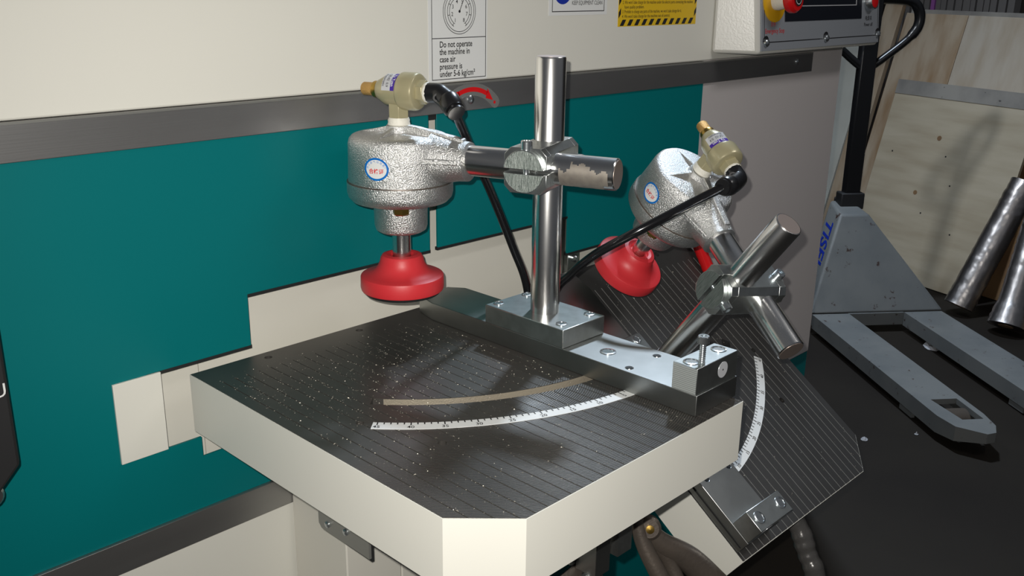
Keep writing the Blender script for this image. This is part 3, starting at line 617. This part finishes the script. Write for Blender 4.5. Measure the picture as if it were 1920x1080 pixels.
    build(MB().lathe([(0.0135, 0.043), (0.0140, 0.0465), (0.0120, 0.0495), (0, 0.0495)], V, -u, 12), 'thread_tape', 'tape', val, F)
    # label wrapped round the valve
    Vi = Fi @ V; ui = (Fi.to_3x3() @ -u).normalized(); dl = (G.inverted().to_3x3() @ (cam.matrix_world.translation - (F @ V))); e1 = (dl - ui * dl.dot(ui)).normalized(); e2 = ui.cross(e1)
    if (e2.z < 0): e2 = -e2
    la = R(n['lab'])
    def vw(rad): return lambda s, t: Vi + ui * t + (e1 * math.cos(la + s / rad) + e2 * math.sin(la + s / rad)) * rad
    def patch(mb, fn, s0, s1, t0, t1, nseg=8):
        vs = []
        for i in range(nseg + 1):
            s = s0 + (s1 - s0) * i / nseg; vs += [fn(s, t0), fn(s, t1)]
        mb.add(vs, [(2 * i, 2 * i + 1, 2 * i + 3, 2 * i + 2) for i in range(nseg)])
    k = MB(); patch(k, vw(0.0224), -0.016, 0.016, -0.0135, 0.0005); lb = build(k, 'valve_label', 'sil', val, G, smooth=False)
    k = MB(); patch(k, vw(0.0226), -0.016, 0.016, 0.0, 0.0058); build(k, 'label_band', 'purple', val, G, smooth=False)
    sgn = 1 if n['flip'] else -1
    def vt(rad, o_): return lambda x, y: vw(rad)(sgn * x, o_ + (sgn * -1) * y * (1 if not n['flip'] else 1))
    k = MB(); put_text(k, 'Ya Tuan', vt(0.0229, 0.0008 if sgn < 0 else 0.0050), 0.0062, 'CENTER', 0.01, 1, (0, 0)); build(k, 'label_lettering', 'lab_w', val, G, smooth=False)
    k = MB()
    for i, s_ in enumerate(('Pneumatic', 'QE-02  0.9')):
        put_text(k, s_, vt(0.0229, (-0.0125 + 0.0055 * i) if sgn < 0 else (-0.0085 + 0.0055 * (1 - i))), 0.0052, 'CENTER', 0.006, 1, (0, 0))
    build(k, 'label_print', 'ink', val, G, smooth=False)
    # ---- black push-in elbow
    v0 = F @ (V - u * 0.046); v1 = F @ (V - u * 0.072)
    return q, val, v0, v1

n1 = dict(table='level work table with black grooved top and cream skirt', fence='steel fence bar lying across the level table', post='upright chrome post on a zinc base plate', cross='zinc cross clamp on the upright post',
          clamp='upright silver pneumatic clamp with red pad above the level table', full=True, dx=0.0, top='table', grv='groove', chips=2600, stick=-26, stz=0.2575, lab=38, flip=False)
n2 = dict(table='tilted work table with black grooved top behind the level one', fence='steel fence bar on the tilted table', post='leaning chrome post over the tilted table', cross='zinc cross clamp on the leaning post',
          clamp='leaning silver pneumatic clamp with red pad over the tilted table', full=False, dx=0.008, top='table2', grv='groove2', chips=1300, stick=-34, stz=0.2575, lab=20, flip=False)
q1, val1, e10, e11 = station(F1, G1, None, O1, -1, n1, 20.0)
q2, val2, e20, e21 = station(F2, F2, R2, O2, 1, n2, 15.5)

def elbow(par, a, b, end, IW=I4):
    """black push-in elbow fitting from the valve outlet round to the hose"""
    a = Vector(a); b = Vector(b); end = Vector(end); d = (end - b).normalized()
    path = curve([a, a.lerp(b, 0.6), b + (a - b).normalized() * 0.006 + d * 0.006, b.lerp(end, 0.55), end], 5)
    eb_ = build(MB().tube(path, 0.0132, 18), 'elbow_fitting', 'black', par, I4, label='black push-in elbow fitting')
    m_ = a.lerp(b, 0.75) + d * 0.010 - (b - a).normalized() * 0.010; td = (cam.matrix_world.translation - m_).normalized()
    build(MB().lathe([(0.0030, -0.006), (0.0055, -0.006), (0.0055, 0.012), (0.0030, 0.012), (0.0030, -0.006)], m_, td, 16), 'fixing_lug', 'blackm', par, I4)
    build(MB().lathe([(0.0136, -0.022), (0.0148, -0.018), (0.0148, -0.004), (0.0130, 0.0)], end, d, 18), 'socket', 'black', par, I4)
    build(MB().lathe([(0.0095, 0.0), (0.0095, 0.003), (0.0118, 0.0035), (0.0118, 0.0065), (0.007, 0.0066)], end, d, 18), 'release_collar', 'black', par, I4)
    return d
up = Vector((0, 0, ZT))
h1 = [Vector(p_) for p_ in ((0.8640, 0.9450, 0.3350), (0.8878, 0.9571, 0.3078), (0.9327, 0.9791, 0.2598), (0.9727, 0.9871, 0.2029), (1.0198, 0.9877, 0.1132), (1.0429, 0.9765, 0.0424), (1.052, 0.975, -0.06))]
h2 = [Vector(p_) for p_ in ((1.1916, 0.7309, 0.2199), (1.1559, 0.7578, 0.1982), (1.1137, 0.7774, 0.1788), (1.0776, 0.8100, 0.1522), (1.0597, 0.8577, 0.1172), (1.0656, 0.9075, 0.0747), (1.0638, 0.937, 0.0365), (1.066, 0.955, -0.06))]
elbow(q1, e10, e11, h1[0] + up); elbow(q2, e20, e21, h2[0] + up)
solo(MB().tube(curve([p + up for p in h1], 10), 0.0062, 14), 'air_hose', 'hose', 'black air hose dropping from the upright clamp behind the post', 'hose', F=I4)
solo(MB().tube(curve([p + up for p in h2], 10), 0.0068, 14), 'air_hose', 'hose', 'black air hose looping over to the leaning clamp', 'hose', F=I4)

# ------------------------------------------------------------------ under the tables
pd = thing('pedestal', (0.82, 1.06, 0), 'cream sheet-metal pedestal under the level table', 'pedestal')
build(MB().box(0.700, 0.7995, 1.0, YT - 0.006, -0.885, -0.0825), 'side_sheet', 'inner_white', pd, bev=0.002)
build(MB().box(0.8005, 0.93, 1.0, YT - 0.006, -0.885, -0.0825), 'front_sheet', 'inner_white', pd, bev=0.002)
br = thing('bracket_plate', (0.62, 0.89, ZT - 0.184), 'thin grey bracket plate with two screws below the skirt', 'bracket')
build(MB().prism([(0.838, -0.0825), (0.945, -0.0825), (0.945, -0.178), (0.939, -0.184), (0.838, -0.1845)], lambda y, z, x: (x, y, z), 0.620, 0.624), 'plate', 'bracket', br, bev=0.0006)
for y, z in ((0.924, -0.172), (0.885, -0.166)):
    build(MB().lathe([(0.0048, 0), (0.0044, 0.0022), (0.002, 0.0032), (0, 0.0033)], (0.620, y, z), (-1, 0, 0), 14), 'screw', 'zinc_b', br)
mt = thing('table_mount', (1.35, 1.03, ZT - 0.25), 'dark steel mount behind the tilted table', 'mount')
build(MB().prism([(1.0, -0.135), (1.05, -0.102), (YT + 0.003, -0.075), (YT + 0.003, -0.26), (1.03, -0.26)], lambda y, z, x: (x, y, z), 1.20, 1.50), 'bracket', 'blackm', mt, bev=0.003)
# cast linkage
ca = thing('cast_linkage', (1.03, 0.66, ZT - 0.42), 'brown cast iron forked linkage between the tables', 'linkage')
def flatbar(pts, hw, th, d):
    """rounded arm: centre line with half widths, extruded along d"""
    pts = curve(pts, 6); d = Vector(d).normalized(); n_ = len(pts); W_ = [hw[0] + (hw[1] - hw[0]) * i / (n_ - 1) for i in range(n_)]
    rows = []
    for i, p_ in enumerate(pts):
        t_ = (pts[min(i + 1, n_ - 1)] - pts[max(i - 1, 0)]).normalized(); s_ = t_.cross(d).normalized(); w_ = W_[i]
        rows.append([p_ + s_ * w_ * a + d * th * b for a, b in ((1, 0.35), (0.55, 1), (-0.55, 1), (-1, 0.35), (-1, -0.35), (-0.55, -1), (0.55, -1), (1, -0.35))])
    mb = MB(); mb.add([v for r_ in rows for v in r_], [(i * 8 + k_, i * 8 + (k_ + 1) % 8, (i + 1) * 8 + (k_ + 1) % 8, (i + 1) * 8 + k_) for i in range(n_ - 1) for k_ in range(8)] + [tuple(range(8))[::-1], tuple(range((n_ - 1) * 8, n_ * 8))])
    return mb
vd = Vector((0.684, 0.662, -0.305))
build(flatbar([(0.984, 0.702, -0.222), (0.985, 0.687, -0.258), (0.992, 0.662, -0.300), (1.004, 0.635, -0.345)], (0.010, 0.014), 0.012, vd), 'link_arm', 'iron', ca, sharp=60)
build(flatbar([(1.000, 0.707, -0.232), (1.020, 0.686, -0.268), (1.058, 0.655, -0.302), (1.09, 0.622, -0.352)], (0.012, 0.023), 0.013, vd), 'link_arm', 'iron', ca, sharp=60)
build(flatbar([(1.014, 0.690, -0.262), (1.03, 0.672, -0.300), (1.035, 0.65, -0.34)], (0.012, 0.010), 0.010, vd), 'link_web', 'iron', ca, sharp=60)
build(MB().lathe([(0.017, -0.004), (0.017, 0.010), (0.013, 0.014), (0, 0.014)], (0.998, 0.690, -0.236), -vd, 20), 'pivot_boss', 'iron', ca)
build(MB().lathe([(0.006, 0.012), (0.006, 0.018), (0, 0.019)], (0.998, 0.690, -0.236), -vd, 14), 'pivot_pin', 'brass', ca)
# small steel blocks and roller chain plate
sb = thing('slide_carriage', (0.87, 0.69, ZT - 0.30), 'oily steel carriage with bolts under the level table edge', 'carriage')
build(MB().box(0.905, 0.935, 0.672, 0.702, -0.235, -0.0825), 'block', 'zinc', sb, bev=0.001)
build(MB().box(0.830, 0.895, 0.690, 0.73, -0.222, -0.0825), 'block', 'fence', sb, bev=0.001)
build(MB().box(0.838, 0.866, 0.655, 0.689, -0.228, -0.0825), 'block', 'fence', sb, bev=0.001)
build(flatbar([(0.800, 0.676, -0.245), (0.845, 0.683, -0.248), (0.890, 0.690, -0.250)], (0.024, 0.028), 0.006, vd), 'link_plate', 'iron', sb, sharp=60)
for p_ in ((0.840, 0.672, -0.236), (0.872, 0.678, -0.236), (0.858, 0.672, -0.262)):
    build(MB().lathe([(0.0085, -0.002), (0.0085, 0.006), (0.006, 0.009), (0, 0.010)], p_, -vd, 16), 'bolt', 'zinc', sb)
# conduit
cp = curve([(1.352, 0.70, -0.30), (1.362, 0.642, -0.368), (1.361, 0.619, -0.411), (1.361, 0.598, -0.458), (1.37, 0.60, -0.60), (1.40, 0.68, -0.80), (1.42, 0.75, -0.868)], 14)
solo(MB().tube(cp, [0.0170 + 0.0007 * math.sin(i * 1.1) + 0.0006 * math.sin(i * 0.37) for i in range(len(cp))], 14), 'cable_conduit', 'conduit', 'wrinkled grey cable conduit hanging below the tilted table', 'conduit', sharp=70)
# red lever grip beyond the tilted table
lv = thing('lever', (1.56, 1.06, ZT - 0.14), 'red lever grip behind the leaning clamp', 'lever')
build(MB().tube(curve([(1.586, 1.03, 0.018), (1.568, 0.998, -0.010), (1.552, 0.966, -0.040)], 6), [0.006, 0.0105, 0.012, 0.0118, 0.0125, 0.0118, 0.0125, 0.0118, 0.0125, 0.0118, 0.0125, 0.0118, 0.009], 16), 'grip', 'red_p', lv, sharp=70)
build(MB().tube([(1.553, 0.968, -0.038), (1.53, 1.02, -0.10), (1.53, YT + 0.03, -0.12)], 0.006, 12), 'shaft', 'zinc', lv)
# little latch on the inner sheet
la_ = thing('latch', (1.365, YT + 0.02, ZT - 0.04), 'small zinc latch beside the teal sheet corner', 'latch')
build(MB().box(1.350, 1.385, YT + 0.018, YT + 0.030, -0.045, 0.004), 'latch_plate', 'zinc', la_, bev=0.001)
build(MB().lathe([(0.008, 0), (0.008, 0.006), (0.004, 0.009), (0, 0.009)], (1.366, YT + 0.018, -0.010), (0, -1, 0), 16), 'latch_pin', 'zinc_b', la_)
# black housing at the left end
bh = thing('black_housing', (0.2, 1.09, ZT - 0.03), 'black hanging housing on the teal panel at the left end', 'housing')
build(MB().prism([(0.06, -0.045), (0.284, -0.045), (0.309, -0.018), (0.309, 0.100), (0.309, 0.45), (0.06, 0.45)], xz, 1.05, YT - 0.0065), 'cover', 'blackm', bh, bev=0.004, label='black housing cover')
k = MB(); put_text(k, 'U', lambda x, z: (x, 1.0494, z), 0.022, 'LEFT', 0.0, 1, (0.291, 0.066)); build(k, 'lettering', 'lab_w', bh, smooth=False)
build(MB().lathe([(0.011, 0), (0.014, 0.004), (0.014, 0.03), (0.011, 0.034)], (0.278, 1.06, -0.052), (0, 1, 0), 20), 'roller', 'zinc', bh)

# ------------------------------------------------------------------ pallet jack
Fj = Matrix(((0.775, -0.632, 0, 3.547), (-0.632, -0.775, 0, 1.704), (0, 0, 1, 0), (0, 0, 0, 1)))
jk = thing('pallet_jack', Fj @ Vector((0.28, 0.3, 0)), 'worn grey hand pallet jack with black steering handle', 'pallet jack')
def fork(x0, w_, L=1.09):
    x1 = x0 + w_; zt, zb = 0.085, 0.028
    f_ = MB(); hx0, hx1, hy0, hy1 = x0 + 0.045, x1 - 0.022, 0.83, 0.985
    # top skin with a wheel opening, tapering nose
    ring = [(x0, -0.02), (x1, -0.02), (x1, 0.95), (x1 - 0.012, 1.035), (x1 - 0.040, L - 0.008), (x0 + 0.085, L), (x0 + 0.016, 1.03), (x0, 0.95)]
    vs = [(x, y, zt) for x, y in ring] + [(hx0, hy0, zt), (hx1, hy0, zt), (hx1, hy1, zt), (hx0 + 0.02, hy1, zt)]
    fs = [(0, 1, 9, 8), (1, 2, 10, 9), (2, 3, 10), (3, 4, 10), (4, 5, 11, 10), (5, 6, 11), (6, 7, 11), (7, 0, 8, 11)]
    f_.add(vs, fs)
    drop = [zb, zb, 0.032, 0.045, 0.052, 0.052, 0.036, zb]
    n_ = len(ring)
    f_.add([(x, y, zt) for x, y in ring] + [(x, y, drop[i]) for i, (x, y) in enumerate(ring)], [(i, (i + 1) % n_, n_ + (i + 1) % n_, n_ + i) for i in range(n_)])
    hr = [(hx0, hy0), (hx1, hy0), (hx1, hy1), (hx0 + 0.02, hy1)]
    f_.add([(x, y, zt) for x, y in hr] + [(x, y, 0.066) for x, y in hr], [(i, (i + 1) % 4, 4 + (i + 1) % 4, 4 + i) for i in range(4)])
    bm_ = build(f_, 'fork', 'jack', jk, Fj, sharp=25)
    build(MB().cyl((x0 + 0.06, 0.90, 0.040), (x1 - 0.03, 0.90, 0.040), 0.040, 24), 'load_roller', 'iron', bm_, Fj)
    build(MB().cyl((x0 + 0.06, 0.985, 0.028), (x1 - 0.03, 0.985, 0.028), 0.020, 18), 'entry_roller', 'jack', bm_, Fj)
    build(MB().box(x0 + 0.004, x0 + 0.016, 0.72, 0.80, 0.006, 0.03), 'skid', 'jack', bm_, Fj)
    return bm_
fork(0.0, 0.158); fork(0.400, 0.165)
# cross piece and sloping frame
build(MB().box(0.158, 0.400, -0.045, -0.018, 0.03, 0.085), 'cross_member', 'jack', jk, Fj, bev=0.002)
fv = [(-0.01, -0.02, 0.085), (0.575, -0.02, 0.085), (0.575, -0.16, 0.085), (-0.01, -0.16, 0.085), (0.158, -0.20, 0.462), (0.285, -0.20, 0.462), (0.262, -0.34, 0.492), (0.1714, -0.34, 0.492)]
fr = build(MB().add(fv, [(0, 1, 2, 3), (4, 7, 6, 5), (0, 4, 5, 1), (1, 5, 6, 2), (2, 6, 7, 3), (3, 7, 4, 0)]), 'frame', 'jack', jk, Fj, bev=0.010, seg=3)
# lettering down the slanting left flank
p0, p3, p4, p7 = [Vector(fv[i]) for i in (0, 3, 4, 7)]
nf = (p4 - p0).cross(p3 - p0).normalized()
if nf.x > 0: nf = -nf
def flank(s_, t_):        # s down the flank, t across (towards the forks)
    a_ = p4.lerp(p0, s_); b_ = p7.lerp(p3, s_); return b_.lerp(a_, t_) + nf * 0.0015
k = MB(); put_text(k, 'TISEL', lambda x, y: flank(0.13 + x, y), 0.70, 'LEFT', 0.02, 0.30, (0.0, 0.25)); build(k, 'lettering', 'navy', fr, Fj, smooth=False)
build(MB().cyl((0.2, -0.36, 0.09), (0.27, -0.36, 0.09), 0.09, 28), 'steer_wheel', 'blackm', jk, Fj)
build(MB().cyl((0.30, -0.36, 0.09), (0.37, -0.36, 0.09), 0.09, 28), 'steer_wheel', 'blackm', jk, Fj)
build(MB().lathe([(0.055, 0.10), (0.055, 0.40), (0.042, 0.42), (0.042, 0.50), (0, 0.50)], (0.235, -0.34, 0), (0, 0, 1), 24), 'hydraulic_pump', 'blackm', jk, Fj)
hx, hy = 0.243, -0.305
hp = build(MB().box(hx - 0.034, hx + 0.034, hy - 0.022, hy + 0.022, 0.49, 1.35), 'handle_post', 'black', jk, Fj, bev=0.006)
build(MB().box(hx - 0.052, hx + 0.052, hy - 0.03, hy + 0.03, 0.465, 0.535), 'handle_foot', 'blackm', jk, Fj, bev=0.005)
hl = [(hx, hy, 1.045), (hx + 0.075, hy, 1.098), (hx + 0.172, hy, 1.178), (hx + 0.205, hy, 1.235), (hx + 0.192, hy, 1.295), (hx + 0.14, hy, 1.325), (hx, hy, 1.33), (hx - 0.14, hy, 1.325), (hx - 0.192, hy, 1.295), (hx - 0.205, hy, 1.235), (hx - 0.172, hy, 1.178), (hx - 0.075, hy, 1.098), (hx, hy, 1.045)]
cv = curve(hl, 6)
build(MB().tube(cv, [0.0165 if p_.z < 1.18 else 0.021 for p_ in cv], 14), 'handle_loop', 'black', jk, Fj, sharp=60)

# ------------------------------------------------------------------ boards, rolls, profiles behind the jack
al = R(14); ev_ = Vector((-0.306, -0.952, 0)); uv_ = Vector((0.952 * math.sin(al), -0.306 * math.sin(al), math.cos(al))); nv_ = ev_.cross(uv_)
if nv_.x > 0: nv_ = -nv_
def board(P0, a0, a1, h, th, name, m_, label, cat, h0=0.0):
    P0 = Vector(P0); f_ = lambda a, b, c_: P0 + ev_ * a + uv_ * b - nv_ * c_
    mb = MB().add([f_(a, b, c_) for c_ in (0, th) for a, b in ((a0, h0), (a1, h0), (a1, h), (a0, h))], [(0, 1, 2, 3), (4, 7, 6, 5), (0, 4, 5, 1), (1, 5, 6, 2), (2, 6, 7, 3), (3, 7, 4, 0)])
    return solo(mb, name, m_, label, cat, 'boards leaning behind the pallet jack', F=I4, bev=0.002)
B0 = Vector((4.70, 2.127, 0.004)); B1 = B0 + 0.22 * Vector((0.952, -0.306, 0))
pn = board(B0, 0.0, 0.786, 0.955, 0.018, 'plywood_board', 'ply1', 'stained plywood panel with a dark top band leaning behind the pallet jack', 'panel')
WLD[pn] = pn.matrix_world.copy(); f_ = lambda a, b, c_: B0 + ev_ * a + uv_ * b + nv_ * c_
def onpanel(a0, a1, b0, b1, th, name, m_):
    build(MB().add([f_(a, b, c_) for c_ in (0.0, th) for a, b in ((a0, b0), (a1, b0), (a1, b1), (a0, b1))], [(0, 1, 2, 3), (4, 7, 6, 5), (0, 4, 5, 1), (1, 5, 6, 2), (2, 6, 7, 3), (3, 7, 4, 0)]), name, m_, pn, I4)
onpanel(0.0, 0.786, 0.885, 0.955, 0.003, 'batten', 'ply_g')
for a, b, r in ((0.335, 0.70, 0.012), (0.295, 0.425, 0.011)): build(MB().lathe([(r, 0), (r, 0.0012), (0, 0.0014)], f_(a, b, 0), nv_, 16), 'knot', 'brown', pn, I4)
for a, b in ((0.40, 0.62), (0.36, 0.335), (0.55, 0.27), (0.09, 0.60), (0.47, 0.49)): build(MB().lathe([(0.004, 0), (0.004, 0.0012), (0, 0.0014)], f_(a, b, 0), nv_, 10), 'nail_hole', 'dark', pn, I4)
board(B1, -0.90, -0.43, 1.24, 0.02, 'plywood_sheet', 'ply_w', 'white faced sheet standing behind the black handle post', 'board')
board(B1, -0.42, -0.305, 1.33, 0.03, 'plank', 'ply3', 'narrow knotty plank right of the black handle post', 'board')
board(B1 + Vector((0.06, -0.02, 0)), -0.32, -0.24, 1.25, 0.02, 'batten', 'brown', 'dark narrow batten in the gap between the planks', 'board')
board(B1, -0.263, 0.116, 1.277, 0.02, 'plank', 'ply3', 'wide brown-grained plank right of the curved black handle', 'board')
board(B1, 0.119, 0.80, 1.277, 0.02, 'plywood_sheet', 'ply2', 'pale plywood sheet at the right above the stained panel', 'board')
board(B1 + Vector((-0.08, 0.03, 0)), 0.60, 0.92, 0.90, 0.02, 'brown_board', 'brown', 'brown board edge between the stained panel and foil roll', 'board')
board(B1 + Vector((0.03, -0.01, 0)), -0.263, 0.80, 1.297, 0.03, 'top_rail', 'ply_g', 'grey rail along the top of the leaning boards', 'board', h0=1.255)
# aluminium profiles standing behind the boards
PB = B0 + 0.80 * Vector((0.952, -0.306, 0)); rnd = random.Random(3); a = -0.62; i = 0
while a < 0.14:
    w_ = rnd.uniform(0.022, 0.045); b0 = PB + ev_ * a; g_ = rnd.uniform(0.003, 0.012); hh = rnd.uniform(1.75, 2.1)
    Fp = Matrix(((ev_.x, 0.952, 0, b0.x), (ev_.y, -0.306, 0, b0.y), (0, 0, 1, 0.002), (0, 0, 0, 1)))
    prof = [(0, 0), (w_, 0), (w_, 0.05), (w_ - 0.004, 0.05), (w_ - 0.004, 0.006), (0.004, 0.006), (0.004, 0.05), (0, 0.05)]
    od = ('nearest', 'second', 'third', 'fourth', 'fifth', 'sixth', 'seventh', 'eighth', 'ninth', 'tenth', 'eleventh', 'twelfth', 'thirteenth', 'fourteenth')
    lbl = 'violet film-wrapped profile standing among the grey ones' if i == 7 else '%s grey aluminium profile %s of the violet one' % (od[abs(i - 7) - 1], 'left' if i < 7 else 'right')
    solo(MB().prism(prof, ident, 0, hh), 'metal_profile', 'pinkfilm' if i == 7 else 'alu', lbl, 'profile', 'aluminium profiles behind the boards', F=Fp, smooth=False)
    a += w_ + g_; i += 1
# foil-wrapped rolls
def roll(a, b, r, label, flare):
    a = Vector(a); b = Vector(b); d = (b - a); L = d.length; d.normalize(); rr = random.Random(int(r * 1000))
    t_ = thing('foil_roll', a - Vector((0, 0, 0)), label, 'roll')
    prof = [(r * 0.2, 0.0), (r * (1.0 + flare), 0.0)] + [(r * (1 + flare * max(0, 1 - q / 0.12)) * (1 + rr.uniform(-0.02, 0.03)), q) for q in [0.01 + L * j / 40 for j in range(1, 40)]] + [(r, L), (r * 0.3, L)]
    mb = MB().lathe(prof, a, d, 28)
    for v in mb.v: v += Vector((rr.uniform(-1, 1), rr.uniform(-1, 1), 0)) * 0.0012
    build(mb, 'foil_wrap', 'foil', t_, I4, sharp=50)
    build(MB().lathe([(r * 0.55, -0.001), (r * 0.55, 0.012)], a, d, 20), 'core_tube', 'card', t_, I4)
roll((4.262, 1.385, 0.040), (4.500, 1.270, 0.575), 0.060, 'foil-wrapped roll leaning on the stained plywood panel', 0.05)
roll((4.150, 1.150, 0.035), (4.375, 1.160, 0.46), 0.055, 'foil-wrapped roll with crumpled end at the right edge', 0.35)
cbx = thing('cardboard_piece', (4.45, 1.10, 0), 'flat cardboard piece on the floor behind the foil rolls', 'cardboard')
build(MB().box(4.33, 4.47, 0.80, 1.195, 0.001, 0.05), 'sheet', 'card', cbx, I4, bev=0.004)
build(MB().box(4.345, 4.455, 0.82, 1.15, 0.0505, 0.053), 'flap', 'card', cbx, I4)
# scraps on the floor
def scrap(x, y, s, name, label):
    rr = random.Random(int(x * 100)); pts = [(x + s * math.cos(a_) * rr.uniform(0.6, 1.1), y + s * math.sin(a_) * rr.uniform(0.5, 1.0)) for a_ in [i_ * math.pi / 4 for i_ in range(8)]]
    mb = MB().add([(px, py, 0.002) for px, py in pts] + [(px * 0.6 + x * 0.4, py * 0.6 + y * 0.4, rr.uniform(0.008, 0.022) * s / 0.04) for px, py in pts] + [(x, y, 0.012)], [(i_, (i_ + 1) % 8, 8 + (i_ + 1) % 8, 8 + i_) for i_ in range(8)] + [(8 + i_, 8 + (i_ + 1) % 8, 16) for i_ in range(8)] + [tuple(range(8))[::-1]])
    solo(mb, name, 'scrap', label, 'scrap', F=I4, smooth=False)
scrap(3.769, 1.300, 0.050, 'paper_scrap', 'crumpled pale scrap on the floor between the two forks')
scrap(2.786, 1.123, 0.016, 'paper_scrap', 'tiny scrap on the floor beside the tilted table corner')
scrap(2.945, 1.021, 0.008, 'paper_scrap', 'tiny speck of paper left of the near fork tip')
